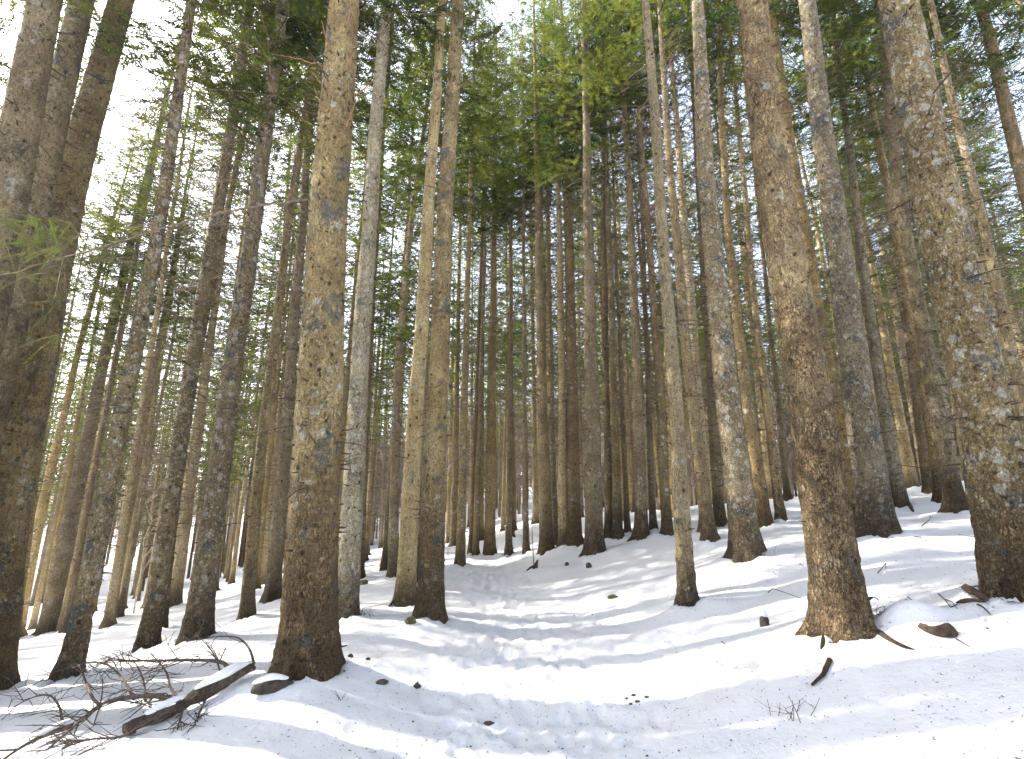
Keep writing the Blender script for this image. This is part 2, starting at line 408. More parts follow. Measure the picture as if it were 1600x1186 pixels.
def crown_mesh(seed, L=15.0, rmax=2.4, mat=None, dens=1.0, leaf=.105, lw=.030, ragged=.45, gap=(.32, .60), nbr=(3, 7)):
    rs = np.random.default_rng(seed); V = []; g = Geo()
    z = 0.0
    while z < L - .15:
        t = z / L
        nb = rs.integers(*nbr) if t > .12 else rs.integers(2, 4)
        a0 = rs.uniform(0, 6.28)
        for b in range(nb):
            az = a0 + b * 6.283 / nb + rs.normal(0, .25)
            Lb = rmax * ((1 - t) ** .75) * rs.uniform(1 - ragged, 1.12) * (.75 + .25 * min(1, t / .12))
            if rs.random() < .07 * (1.5 - t): continue
            el = R(-18 + 55 * t + rs.normal(0, 7))
            n = max(5, int(Lb / .11)); s = np.linspace(0, 1, n)
            hd = np.array([math.cos(az), math.sin(az), 0]); sd_ = np.array([-math.sin(az), math.cos(az), 0])
            tufts = vn(np.arange(n) * .33, np.full(n, b + z * 7.0), s=seed)
            droop = -.10 * Lb * np.sin(s * 3.1) + .10 * Lb * s ** 3
            pts = hd * (s * Lb * math.cos(el))[:, None] + np.array([0, 0, 1.]) * (z + s * Lb * math.sin(el) + droop)[:, None] + sd_ * (rs.normal(0, .05) * Lb * s ** 2)[:, None]
            k = np.linspace(0, n - 1, 5).astype(int)
            g.tube(pts[k], np.linspace(.018, .004, 5) * (.6 + .4 * Lb / rmax), 3, cap=False)
            tw0 = int(n * .18)
            for q in range(tw0, n):
                for sg in (-1, 1):
                    if rs.random() > dens * (.9 if tufts[q] > -.15 else .15): continue
                    tl = Lb * (.30 * math.sin(3.14 * min(1, .15 + s[q] * .85)) + .06) * rs.uniform(.6, 1.25)
                    if q == n - 1: tl = .12
                    m = max(3, int(tl / .038)); u = np.linspace(.1, 1, m)
                    ang = R(rs.uniform(42, 65))
                    d = hd * math.cos(ang) * math.cos(el) + sd_ * sg * math.sin(ang) + np.array([0, 0, rs.normal(-.10, .20)])
                    d /= np.linalg.norm(d)
                    P = pts[q] + d * (u * tl)[:, None] + np.array([0, 0, -.10]) * (u ** 2 * tl)[:, None]
                    sd2 = np.cross(d, [0, 0, 1.]); sd2 /= np.linalg.norm(sd2) + 1e-9
                    for s2 in (-1, 1):
                        dd = d * .62 + sd2 * s2 * .78 + rs.normal(0, .22, (m, 3))
                        ll = leaf * rs.uniform(.6, 1.3, (m, 1))
                        wv = np.cross(dd, rs.normal(0, .6, (m, 3)) + [0, 0, 1.]); wv /= np.linalg.norm(wv, axis=1)[:, None] + 1e-9
                        V.append(np.stack([P - wv * lw * .5, P + wv * lw * .5, P + dd * ll + wv * lw * .2], 1).reshape(-1, 3))
        z += rs.uniform(*gap)
    V = np.vstack(V); Tt = np.arange(len(V)).reshape(-1, 3)
    return mesh_np('crown', V, Tt, mat or M['needle'], smooth=False), g.build('limbs', M['stub'])

def dead_mesh(seed, z0=2.5, z1=11.0, count=75, r=.12, Lm=(.5, 1.6), mat=None, sub=3):
    rs = np.random.default_rng(seed); g = Geo()
    for i in range(count):
        z = rs.uniform(z0, z1); az = rs.uniform(0, 6.283)
        L = rs.uniform(*Lm) * (.45 + .55 * (z - z0) / (z1 - z0))
        hd = np.array([math.cos(az), math.sin(az), rs.normal(-.12, .18)])
        s = np.linspace(0, 1, 4)[:, None]
        P = np.array([0, 0, z]) + hd * (r * .6 + s * L) + np.array([0, 0, -.12]) * s ** 2 * L + rs.normal(0, .03, (4, 3)) * s
        g.tube(P, np.linspace(.010, .003, 4), 3, cap=False)
        for q in range(rs.integers(0, sub + 1)):
            b = P[rs.integers(1, 3)]; d = hd + rs.normal(0, .5, 3); d /= np.linalg.norm(d); l2 = L * rs.uniform(.2, .5)
            g.tube([b, b + d * l2 * .5, b + d * l2 + rs.normal(0, .04, 3)], [.005, .004, .002], 3, cap=False)
    return g.build('dead_branches', mat or M['twig'])

CROWNS = [crown_mesh(100 + i, rmax=rm, dens=d) for i, (rm, d) in enumerate([(2.5, .95), (2.1, .85), (2.8, .9), (2.3, .85)])]
SPARSE = [crown_mesh(120 + i, rmax=rm, dens=d, gap=(.42, .8), nbr=(2, 6)) for i, (rm, d) in enumerate([(2.3, .75), (1.9, .7), (2.6, .7)])]
YCROWN = [crown_mesh(140 + i, L=7.0, rmax=1.5, dens=.8, mat=M['needle2'], ragged=.5) for i in range(2)]
DEADS = [dead_mesh(200 + i, count=c) for i, c in enumerate([150, 210, 110])]

def add_crown(root, x, y, zb, H, tilt, rotz, var, wide=1.0, Lc=15.0, src=None):
    cm, lm = (src or CROWNS)[var % len(src or CROWNS)]
    o = obj('crown', cm, root, (x, y, zb)); o.rotation_euler = (tilt[1], tilt[0], rotz); o.scale = (wide, wide, (H - zb) / Lc)
    l = obj('limbs', lm, o); l['kind'] = 'stuff'
    return o

ALL_TREES = []
def make_tree(name, label, x, y, H, r0, zb, spine, zvis, mat, seed, detail=1, nst=60, dead=None, long_p=.1,
              group=None, tilt=(0, 0), crown_at=None, wide=1.0, flare=.55, cvar=None, rough=1.0, lush=False):
    z = gz(x, y)
    root = obj(name, None, None, (x, y, z - .03)); tag(root, label, 'tree', group)
    nseg = {0: 14, 1: 28, 2: 56, 3: 96}[detail]; nring = {0: 24, 1: 80, 2: 200, 3: 330}[detail]
    me, stubs = trunk_mesh('trunk', spine, H, r0, zvis, nseg, nring, M[mat], seed, rough, nst, flare)
    obj('trunk', me, root)
    if nst: tag(obj('branch_stubs', stub_mesh(stubs, spine, H, r0, seed, long_p=long_p), root), kind='stuff')
    if zb is not None:
        cx, cyy = spine(np.array([zb]))
        add_crown(root, float(cx[0]), float(cyy[0]), zb, H, tilt, random.uniform(0, 6.28), seed if cvar is None else cvar, wide, src=CROWNS if lush else SPARSE)
    if dead is not None:
        sx, sy = spine(np.array([6.5])); o = obj('dead_branches', DEADS[dead % 3], root, (float(sx[0]), float(sy[0]), 0)); o['kind'] = 'stuff'
        dx = (spine(np.array([11.0]))[0][0] - spine(np.array([2.0]))[0][0]) / 9
        o.rotation_euler = (0, math.atan(dx), 0); o.location.x -= dx * 6.5; o.scale = (1, 1, (zb or 11) / 11.0)
        o.location.x += 0
    ALL_TREES.append((x, y, r0))
    return root

# ------------------------------------------------------------------ trees read off the photograph
# key, [(px,py) base first], (width px, at py), bark, height, crown base, detail, stubs, deadvar, dist(or None), label
HT = [
 ('L1', [(-80, 760), (0, 330), (65, 0)], (62, 100), 'main', 25, 11, 2, 90, None, 5.6, 'broad brown fir trunk cut by the left edge, crossing the upper left corner'),
 ('L2', [(-45, 760), (56, 330), (132, 0)], (55, 300), 'main', 25, 11, 2, 120, None, 6.6, 'fir trunk with many short twigs, second of three at the upper left corner'),
 ('L3', [(-30, 1088), (30, 640), (116, 330), (193, 0)], (62, 400), 'main', 26, 12, 3, 110, None, None, 'thick smooth golden fir trunk dotted with white lichen, third from upper left corner'),
 ('L4', [(15, 1000), (69, 640), (111, 400), (200, 40)], (24, 700), 'mid', 24, 10, 1, 60, 1, None, 'slimmer fir trunk showing just right of the thick golden left trunk'),
 ('L5', [(42, 965), (67, 771), (155, 427), (215, 200)], (12, 600), 'far', 20, 9, 0, 0, 2, 19.0, 'thin pale hazy trunk alone against bright sky at the left'),
 ('L6', [(74, 988), (122, 786), (178, 467), (280, 60)], (26, 786), 'mid', 24, 10, 1, 70, 1, None, 'brown fir trunk with twiggy sides, left of the dark lichened leaning one'),
 ('L7', [(98, 985), (150, 720), (205, 450)], (14, 786), 'mid', 22, 10, 1, 40, 0, None, 'narrow reddish trunk squeezed behind the dark lichened leaning trunk'),
 ('L8', [(105, 1070), (155, 786), (243, 400), (295, 0)], (34, 900), 'lichen', 23, 8.5, 2, 90, 0, None, 'dark leaning trunk with grey lichen, base alone in the snow at lower left'),
 ('L9', [(172, 966), (228, 640), (290, 300)], (13, 800), 'mid', 21, 9, 1, 30, 2, None, 'slim olive trunk on the snow crest at left with open gaps beside it'),
 ('L9b', [(187, 964), (240, 640), (272, 550)], (8, 800), 'dark', 15, 9, 1, 20, 2, None, 'crooked thin dark stem forking beside the slim olive trunk at left'),
 ('L11', [(229, 1022), (276, 737), (327, 400), (390, 20)], (28, 787), 'lichen', 24, 9, 2, 80, 1, None, 'trunk with pale lichened foot and dark upper stem, left of the stout lichen crusted one'),
 ('L12', [(251, 988), (270, 786), (312, 560), (345, 380)], (16, 786), 'mid', 22, 10, 1, 40, 1, None, 'thin trunk hugging the right side of the pale footed leaning trunk'),
 ('L13', [(273, 948), (290, 786), (335, 500)], (15, 786), 'mid', 22, 9, 1, 40, 0, None, 'reddish brown trunk half hidden behind the stout lichen crusted one'),
 ('L14', [(304, 1012), (345, 737), (385, 400), (440, 0)], (37, 786), 'lichen', 25, 10, 2, 120, 0, None, 'stout lichen crusted trunk with flared foot behind the fallen branches'),
 ('L15', [(383, 976), (403, 740), (440, 450), (490, 100)], (18, 786), 'mid', 23, 9, 1, 60, 2, None, 'slim trunk on bright snow between the stout lichened one and big front trunk'),
 ('L16', [(425, 942), (440, 760), (465, 400), (490, 170), (497, 0)], (21, 786), 'mid', 24, 9, 1, 70, 1, None, 'brown trunk close to the left side of the big front trunk'),
 ('L17', [(410, 915), (416, 786), (436, 500)], (13, 786), 'far', 22, 9, 0, 0, 0, None, 'pale narrow trunk behind the one hugging the big front trunk'),
 ('M1', [(480, 1062), (492, 786), (510, 400), (539, 0)], (78, 786), 'main', 27, 12, 3, 130, None, None, 'biggest front trunk left of the path, tan with blue grey blotches and reddish dead branches'),
 ('M2', [(540, 970), (549, 786), (573, 400), (602, 0)], (33, 786), 'pale', 26, 11, 2, 110, None, None, 'white crusted trunk standing right behind the biggest front trunk'),
 ('M3', [(558, 905), (570, 600), (602, 236), (607, 100)], (17, 786), 'dark', 25, 8, 1, 60, 0, None, 'dark narrow trunk behind the white crusted one'),
 ('M4', [(632, 950), (643, 737), (666, 400), (692, 0)], (26, 786), 'smooth', 24, 12, 2, 40, None, None, 'smooth grey trunk, left one of the close pair beside the path'),
 ('M5', [(672, 970), (680, 737), (692, 400), (716, 0)], (34, 737), 'main', 26, 12, 2, 90, None, None, 'knotty brown trunk, right one of the close pair beside the path'),
 ('M6', [(648, 915), (668, 500)], (10, 800), 'dark', 20, 9, 1, 20, 2, None, 'thin dark trunk seen in the slot between the close pair'),
 ('M7', [(616, 904), (620, 600), (632, 470), (650, 300)], (14, 786), 'mid', 22, 5.5, 1, 40, 0, None, 'reddish footed trunk with green sprays just left of the close pair'),
 ('M8', [(603, 888), (612, 700), (628, 500)], (11, 786), 'far', 20, 6, 0, 0, 1, None, 'narrow trunk behind the reddish footed one left of the close pair'),
 ('M9', [(719, 884), (724, 670), (732, 400), (738, 200)], (13, 786), 'mid', 22, 8.5, 1, 40, 0, None, 'slim straight trunk nearest right of the close pair, at the left path edge'),
 ('M10', [(735, 872), (738, 700), (750, 500)], (6, 700), 'dark', 16, 9, 0, 0, 2, None, 'wiry dark stem leaning beside the slim trunk at the left path edge'),
 ('M10b', [(743, 872), (746, 700), (754, 540)], (8, 700), 'dark', 18, 9, 0, 0, 2, None, 'dark thin trunk between the wiry stem and the straight one where the path vanishes'),
 ('M11', [(765, 870), (767, 636), (772, 400)], (16, 786), 'mid', 21, 8.5, 1, 50, 1, None, 'straight trunk standing where the path disappears, bright sky on both sides'),
 ('M12', [(795, 868), (797, 640), (798, 480)], (9, 786), 'dark', 20, 8, 0, 0, 0, None, 'thin dark trunk standing at the middle of the path end'),
 ('C0', [(822, 866), (822, 640), (818, 480)], (8, 786), 'mid', 20, 8, 0, 0, 1, None, 'thin trunk just left of the doubled dark trunks on the bank'),
 ('C1', [(854, 867), (848, 700), (843, 400), (838, 230)], (17, 700), 'dark', 23, 8.5, 1, 60, 0, None, 'dark rough trunk at the left end of the bank above the path'),
 ('C2', [(867, 858), (864, 700), (858, 430)], (9, 700), 'mid', 21, 8.5, 0, 0, 1, None, 'narrow trunk tucked behind the dark rough one on the bank'),
 ('C3', [(881, 862), (879, 670), (875, 434), (870, 200)], (13, 700), 'smooth', 22, 9, 1, 30, 1, None, 'slim grey trunk between two darker ones on the bank top'),
 ('C4', [(897, 858), (896, 636), (890, 400), (883, 200), (877, 0)], (20, 700), 'dark', 24, 8.8, 1, 80, 0, None, 'rugged dark trunk on the bank, left neighbour of the thickest bank trunk'),
 ('C5', [(929, 865), (926, 737), (922, 400), (915, 200), (912, 0)], (25, 737), 'mid', 23, 9.5, 2, 120, 0, None, 'thickest upright trunk on the bank edge beside the path, full of tiny knots'),
 ('C6', [(953, 848), (950, 703), (945, 467), (943, 236)], (12, 700), 'mid', 20, 8.5, 1, 30, 2, None, 'slim trunk first to the right of the thickest bank trunk'),
 ('C7', [(966, 848), (963, 737), (953, 400)], (13, 737), 'mid', 22, 9, 1, 30, 1, None, 'slim trunk second to the right of the thickest bank trunk'),
 ('C8', [(981, 842), (977, 770), (969, 535)], (7, 700), 'dark', 17, 8, 0, 0, 2, None, 'very thin dark trunk with ragged twigs between slim bank trunks'),
 ('C9', [(1003, 845), (1000, 703), (989, 400), (982, 303), (972, 101), (966, 0)], (18, 737), 'mid', 24, 10, 1, 80, 1, None, 'brown trunk with sunlit foot in the middle of the bank row'),
 ('C10', [(1021, 838), (1016, 703), (1006, 400)], (9, 700), 'mid', 21, 9, 0, 0, 0, None, 'narrow trunk right of the sunlit footed one in the bank row'),
 ('C11', [(1043, 838), (1036, 703), (1021, 467), (1016, 400)], (14, 700), 'dark', 23, 9, 1, 50, 1, None, 'dark trunk seen left of the bare grey leaning trunk'),
 ('C12', [(1075, 948), (1062, 786), (1050, 535), (1039, 400), (1022, 200), (1009, 0)], (23, 737), 'smooth', 22, 12, 2, 30, None, None, 'bare pale grey leaning trunk standing alone in the sunlit snow right of the path'),
 ('C13', [(1109, 850), (1100, 786), (1080, 636), (1060, 400), (1043, 200), (1030, 0)], (19, 700), 'mid', 24, 9, 1, 80, 0, None, 'brown trunk between the bare grey leaning trunk and the lichened one, nearer of two'),
 ('C14', [(1104, 836), (1095, 703), (1075, 400), (1053, 169), (1041, 0)], (18, 703), 'smooth', 24, 10, 1, 50, 1, 12.5, 'greyish trunk overlapping behind the brown one right of the bare grey leaning trunk'),
 ('C15', [(1168, 875), (1143, 737), (1125, 535), (1116, 400), (1102, 200), (1088, 0)], (42, 737), 'lichen', 26, 12, 2, 130, None, None, 'lichened trunk with dark patches and flared foot in snow, right of centre'),
 ('C16', [(1198, 828), (1169, 737), (1146, 400), (1124, 118)], (19, 737), 'dark', 24, 9.5, 1, 70, 0, None, 'dark brown trunk behind the right side of the lichened flared one'),
 ('C17', [(1127, 835), (1110, 600), (1092, 300), (1076, 50)], (14, 600), 'dark', 24, 9, 1, 50, 1, 13.5, 'dark trunk hidden low down behind the lichened flared one, its top left of it'),
 ('C18', [(1222, 822), (1205, 700), (1180, 480), (1165, 330)], (13, 700), 'mid', 22, 6.5, 1, 40, 0, None, 'twiggy trunk with green sprays between the lichened flared trunk and the cracked bark one'),
 ('R1', [(1322, 1000), (1294, 786), (1276, 737), (1249, 535), (1230, 400), (1202, 200), (1176, 0)], (75, 737), 'scaly', 26, 12, 3, 90, None, None, 'large trunk of cracked scaly bark with mossy roots, right of the path'),
 ('R1b', [(1345, 822), (1320, 737), (1268, 400), (1242, 280)], (24, 737), 'mid', 24, 10, 1, 50, 0, None, 'trunk in shade directly behind the cracked scaly trunk, on its right side'),
 ('R2', [(1374, 842), (1360, 737), (1329, 535), (1316, 400), (1300, 303), (1287, 200), (1262, 0)], (55, 737), 'lichen', 26, 12, 2, 120, None, None, 'blotched lichen trunk standing between the cracked scaly one and the one at the right edge'),
 ('R2b', [(1408, 793), (1378, 636), (1367, 535), (1348, 400), (1330, 260)], (18, 535), 'pale', 23, 10, 1, 50, 1, None, 'white spotted trunk with a curved root foot behind the blotched one'),
 ('R3', [(1452, 772), (1446, 737), (1429, 569), (1396, 371), (1376, 216), (1355, 80)], (14, 600), 'dark', 22, 8, 1, 50, 0, None, 'thin dark trunk farther up the right slope with low crown'),
 ('R4', [(1497, 803), (1470, 650), (1420, 400), (1402, 236), (1385, 100)], (28, 650), 'mid', 24, 10, 1, 80, 1, None, 'brown trunk on the upper slope just left of the huge right edge trunk'),
 ('R4b', [(1475, 786), (1450, 650), (1412, 430)], (20, 650), 'mid', 24, 10, 1, 60, 1, None, 'trunk on the upper slope half behind the one left of the huge right edge trunk'),
 ('R5', [(1598, 945), (1526, 585), (1488, 400), (1441, 200), (1403, 0)], (96, 585), 'lichen', 27, 13, 3, 150, None, None, 'huge blotchy lichened trunk standing at the right edge of the scene'),
 ('R6', [(1640, 820), (1581, 535), (1547, 400), (1490, 152), (1455, 0)], (17, 400), 'mid', 23, 9, 1, 50, 0, 8.5, 'slim dark trunk right of the huge right edge trunk, leaning to the sky'),
 ('R7', [(1740, 800), (1600, 270), (1568, 135), (1534, 0)], (23, 135), 'dark', 23, 8.5, 1, 50, 1, 9.0, 'brown trunk crossing the upper right corner'),
]
PLAN = []
for e in HT:
    key, pts, (wpx, wy), mat, H, cb, det, nst, dv, dist, label = e
    if key[0] == 'C' or key in ('M9', 'M10', 'M10b', 'M11', 'M12', 'M3'): cb = max(cb + 1.5, 10.5) + (wpx % 5) * .5; H = 21.5
    if dist is None:
        g = ground(*pts[0]); yb = g[1]; zb = g[2]; xb = g[0]; img = pts
    else:
        yb = dist; P = [at(px, py, yb) for px, py in pts]
        c = np.polyfit([p[2] for p in P], [p[0] for p in P], 1)
        zb = 0.0
        for _ in range(8): xb = c[0] * zb + c[1]; zb = float(T(xb, yb))
        img = pts[1:]
    P = [at(px, py, yb) for px, py in img]
    zz = np.array([0] + [p[2] - zb for p in P if p[2] - zb > .3]); xx = np.array([0] + [p[0] - xb for p in P if p[2] - zb > .3])
    deg = 2 if len(zz) > 3 else 1
    A = np.stack([zz ** k for k in range(1, deg + 1)], 1)
    co = np.linalg.lstsq(A, xx, rcond=None)[0]
    if len(co) == 1: co = np.array([co[0], 0.])
    ztop = float(zz.max())
    wpt = at(np.interp(wy, [p[1] for p in pts[::-1]], [p[0] for p in pts[::-1]]), wy, yb)
    depth = (wpt - CAM) @ FW
    dia = wpx * depth / F * math.cos(math.atan((pts[0][0] - 800) / F))
    zr = max(.5, wpt[2] - zb)
    r0 = dia / 2 / float(radius(zr, H, 1.0) - .004)
    if dist is not None: r0 = min(r0, .26)
    PLAN.append((key, xb, yb, zb, co, ztop, r0, mat, H, cb, det, int(nst * 1.5), dv, label))
    BASES.append((xb, yb, r0))
    if __debug__: print('TREE', key, round(xb, 2), round(yb, 2), 'r0 %.3f' % r0, 'lean %.3f %.4f' % (co[0], co[1]), 'ztop %.1f' % ztop)

def mkspine(co, ztop, ax=0, bx=0, seed=0):
    def f(z):
        z = np.asarray(z, float); zc = np.clip(z, -1, ztop)
        x = co[0] * zc + co[1] * zc ** 2 + (co[0] + 2 * co[1] * ztop) * np.maximum(0, z - ztop) * .8
        x = x + .010 * np.sin(z * 1.3 + seed) * np.clip(z / 2, 0, 1)
        y = ax * z + .012 * np.sin(z * .9 + seed * 2) * np.clip(z / 2, 0, 1)
        return x, y
    return f

# background positions, read before the snow sheet is made so that every trunk gets its mound
placed = [(p[1], p[2]) for p in PLAN]
bgpos = []
def near_ok(x, y, d):
    return all((x - a) ** 2 + (y - b) ** 2 > d * d for a, b in placed)
def ring(n, rmin, rmax, a0, a1, d, test, tries=9000):
    out = []
    for _ in range(tries):
        if len(out) >= n: break
        r = math.sqrt(random.uniform(rmin ** 2, rmax ** 2)); a = R(random.uniform(a0, a1))
        x, y = r * math.sin(a), r * math.cos(a)
        if not near_ok(x, y, d) or not test(x, y): continue
        placed.append((x, y)); out.append((x, y))
    return out
def clear_path(x, y):
    if abs(x - xpath(min(y, 22))) < 1.5 and y < 19: return False
    a = math.degrees(math.atan2(x, y))
    lim = np.interp(a, [-48, -30, -20, -8, 0, 8, 16, 30, 40, 48], [17, 17, 18, 17.5, 19, 16.5, 15, 12.5, 11.5, 11])
    return math.hypot(x, y) > lim
def thin_mid(x, y):
    a = math.degrees(math.atan2(x, y)); return clear_path(x, y) and (not -20 < a < 6 or random.random() < .45)
inview = ring(125, 11, 34, -47, 47, 2.25, thin_mid)
inview += ring(105, 32, 58, -46, 46, 2.2, thin_mid)
def sunside(x, y): return True
outside = ring(56, 8, 40, -112, -64, 2.7, sunside)  # unseen trees added densely on the sun side to shade the foreground snow
outside += ring(9, 12, 34, -64, -50, 3.6, sunside)  # kept sparse here so sun reaches the middle ground
outside += ring(16, 6, 22, 52, 120, 3.0, sunside)
outside += ring(12, 5, 16, -180, -125, 3.0, sunside) + ring(8, 5, 14, 130, 180, 3.0, sunside)
for x, y in inview:
    if math.hypot(x, y) < 24: BASES.append((x, y, .12))

_g = ground(1458, 996); MOUNDS.append((_g[0], _g[1] + .24, .26, .15, .15))
_g = ground(421, 1098); MOUNDS.append((_g[0], _g[1] + .05, .2, .12, .07))
_g = ground(836, 893); MOUNDS.append((_g[0], _g[1], .5, .3, .07))
# ------------------------------------------------------------------ snow ground: one sheet
rads = [0.35]
while rads[-1] < 300:
    r_ = rads[-1]; rads.append(r_ * (1.0125 if r_ < 25 else 1.035))
rads = np.array(rads)
fa = np.linspace(-52, 52, 560); ba = np.linspace(52, 308, 120)[1:-1]
ang = np.radians(np.concatenate([fa, ba]))
RR, AA = np.meshgrid(rads, ang, indexing='ij')
X = RR * np.sin(AA); Y = RR * np.cos(AA)
Zt = snow(X.ravel(), Y.ravel())
V = np.stack([X.ravel(), Y.ravel(), Zt], 1)
n = len(ang); m = len(rads)
i = np.arange(m - 1)[:, None] * n; j = np.arange(n)[None]; k = (j + 1) % n
Q = np.stack([i + j, i + n + j, i + n + k, i + k], -1).reshape(-1, 4)
c0 = len(V); V = np.vstack([V, [0, 0, gz(0, 0)]])
j = np.arange(n); k = (j + 1) % n
Tc = np.stack([j, k, np.full(n, c0)], 1)
tag(obj('snow_ground', mesh_np('snow_ground', V, [Q, Tc], M['snow'])), kind='structure')

# ------------------------------------------------------------------ build the photographed trees
ROOTS = {}
for idx, (key, xb, yb, zb, co, ztop, r0, mat, H, cb, det, nst, dv, label) in enumerate(PLAN):
    spn = mkspine(co, ztop, ax=random.uniform(-.006, .006), seed=idx)
    tx = co[0] + 2 * co[1] * ztop
    ROOTS[key] = (make_tree('fir_tree', label, xb, yb, H, r0, cb, spn, min(ztop + .5, H * .8), mat, idx + 1, det, nst, dv,
                            long_p=.35 if key in ('L1', 'L2', 'C18', 'M7') else .1, tilt=(math.atan(tx), 0), wide=random.uniform(.85, 1.1),
                            flare=.06 if key == 'R5' else (.30 if r0 > .15 else .38), cvar=idx, lush=(key[0] in 'LMR' and cb < 11.1 and H > 18)), spn, r0, H)

# ------------------------------------------------------------------ background trees, copies of six kinds
PROTO = []
for i in range(6):
    a1, a2 = random.uniform(-.02, .02), random.uniform(0, 6)
    spn = mkspine(np.array([a1, 0.0]), 10, 0, seed=a2)
    me, stubs = trunk_mesh('trunk', spn, 24, [.15, .11, .12, .085, .17, .10][i], 14, 14, 44, M['far' if i != 3 else 'dark'], 300 + i, .6, 0)
    PROTO.append((me, spn, a1))
zones = []
XB = [(-400, 'left of the dark lichened leaning trunk', 130), (130, 'between the dark leaning trunk and the pale footed one', 240), (240, 'between the pale footed trunk and the stout lichen crusted one', 330),
      (330, 'between the stout lichened trunk and the big front trunk', 440), (440, 'behind the big front trunk and the white crusted one', 565), (565, 'left of the close pair of trunks', 640),
      (640, 'right behind the close pair of trunks', 715), (715, 'where the path disappears', 785), (785, 'between the path end and the dark rough bank trunk', 850),
      (850, 'behind the first trunks of the bank row', 925), (925, 'behind the middle of the bank row', 1000), (1000, 'behind the bare grey leaning trunk', 1080),
      (1080, 'left of the lichened flared trunk foot', 1160), (1160, 'between the lichened flared trunk and the cracked scaly one', 1270), (1270, 'behind the cracked scaly trunk', 1340),
      (1340, 'above the blotched lichen trunk on the right slope', 1430), (1430, 'up the slope beside the huge right edge trunk', 2200)]
def bg_tree(x, y, i, z, group, label, scale, cb, dead):
    me, spn, a1 = PROTO[i % 6]
    root = obj('fir_tree', None, None, (x, y, z)); tag(root, label, 'tree', group)
    root.rotation_euler = (random.gauss(0, .012), random.gauss(0, .012), random.uniform(0, 6.28)); root.scale = (scale,) * 3
    obj('trunk', me, root)
    cx, cyy = spn(np.array([cb]))
    add_crown(root, float(cx[0]), float(cyy[0]), cb, 24, (math.atan(a1), 0), random.uniform(0, 6.28), random.randrange(4), random.uniform(.8, 1.15), src=None if random.random() < .68 else SPARSE)
    if dead:
        d = obj('dead_branches', DEADS[random.randrange(3)], root); d['kind'] = 'stuff'; d.scale = (1, 1, cb / 11)
    return root
zin = snow(np.array([p[0] for p in inview]), np.array([p[1] for p in inview]))
for i, ((x, y), z) in enumerate(zip(inview, zin)):
    px_ = 800 + 825 * x / y
    wh = next(w_ for a0, w_, a1 in XB if a0 <= px_ < a1); fr_ = math.hypot(x, y) > 27
    lb = ('distant slender fir trunk ' if fr_ else 'mid distance fir trunk ') + wh; gr = ('distant' if fr_ else 'mid distance') + ' fir trunks ' + wh
    r = math.hypot(x, y)
    bg_tree(x, y, random.randrange(6), z - .05, gr, lb, random.uniform(.72, 1.1), random.uniform(6.5, 11) if r < 36 else random.uniform(5, 9), True)
for i, (x, y) in enumerate(outside):
    near = math.hypot(x, y)
    bg_tree(x, y, random.choice([0, 2, 4]), float(T(x, y)) - .05, 'unseen fir trees added outside the view, densest on the sun side for shade',
            'unseen fir tree of the surrounding forest, added outside the view', random.uniform(.95, 1.1), random.uniform(10.5, 13), False)

# a few young firs whose low green sprays catch the light
for (px, py, d, Hh, lb) in [(600, 880, 15.5, 9.5, 'young fir with bright green sprays left of the close pair of trunks'),
                            (1190, 820, 13.5, 10.5, 'young fir with bright green sprays behind the lichened flared trunk'),
                            (560, 880, 19, 11, 'young fir with green sprays behind the white crusted trunk'),
                            (330, 930, 17, 9, 'young fir with sparse green sprays behind the stout lichen crusted trunk')]:
    p = at(px, py, d); x, y = p[0], d; z = gz(x, y)
    root = obj('young_fir', None, None, (x, y, z)); tag(root, lb, 'tree')
    spn = mkspine(np.array([.01, 0.]), 6, seed=px)
    me, st = trunk_mesh('trunk', spn, Hh, .055, Hh * .8, 10, 24, M['mid'], px, .5, 0); obj('trunk', me, root)
    add_crown(root, 0, 0, Hh * .42, Hh, (0, 0), px, px, .75, 7.0, YCROWN)

# bare pale saplings among the trunks
def bare_tree(H, seed, r=.05, depth=3):
    rs = np.random.default_rng(seed); tr = Geo(); br = Geo()
    P = np.array([[rs.normal(0, .02) * k * H / 6, rs.normal(0, .02) * k * H / 6, H * k / 8] for k in range(9)])
    tr.tube(P, np.linspace(r, r * .15, 9), 7)
    def rec(p, d, L, rad, lev):
        d = d / np.linalg.norm(d); q = [p, p + d * L * .5 + rs.normal(0, .04, 3) * L, p + d * L + np.array([0, 0, .12 * L])]
        br.tube(q, [rad, rad * .7, rad * .4], 3, cap=False)
        if lev > 0:
            for _ in range(rs.integers(3, 6)):
                t = rs.uniform(.3, 1); rec(q[0] + (q[2] - q[0]) * t, d + rs.normal(0, .5, 3) + [0, 0, .15], L * rs.uniform(.35, .6), rad * .55, lev - 1)
    for kk in range(14):
        t = rs.uniform(.3, 1); p = P[int(t * 8)]; a = rs.uniform(0, 6.28)
        rec(p, np.array([math.cos(a), math.sin(a), rs.uniform(.4, 1.1)]), H * .28 * (1.2 - t), r * .35, 2)
    return tr.build('trunk', M['birch']), br.build('branches', M['birch'])
BARE = [bare_tree(6.5, 5), bare_tree(5.0, 9, .04), bare_tree(8, 13, .06)]
bn = 0
bspots = [(705, 24), (722, 30), (846, 34), (868, 27), (905, 30), (930, 36), (745, 33), (1540, 15), (1575, 17), (1598, 14), (1120, 26), (690, 26), (235, 21), (262, 24), (1560, 21)]
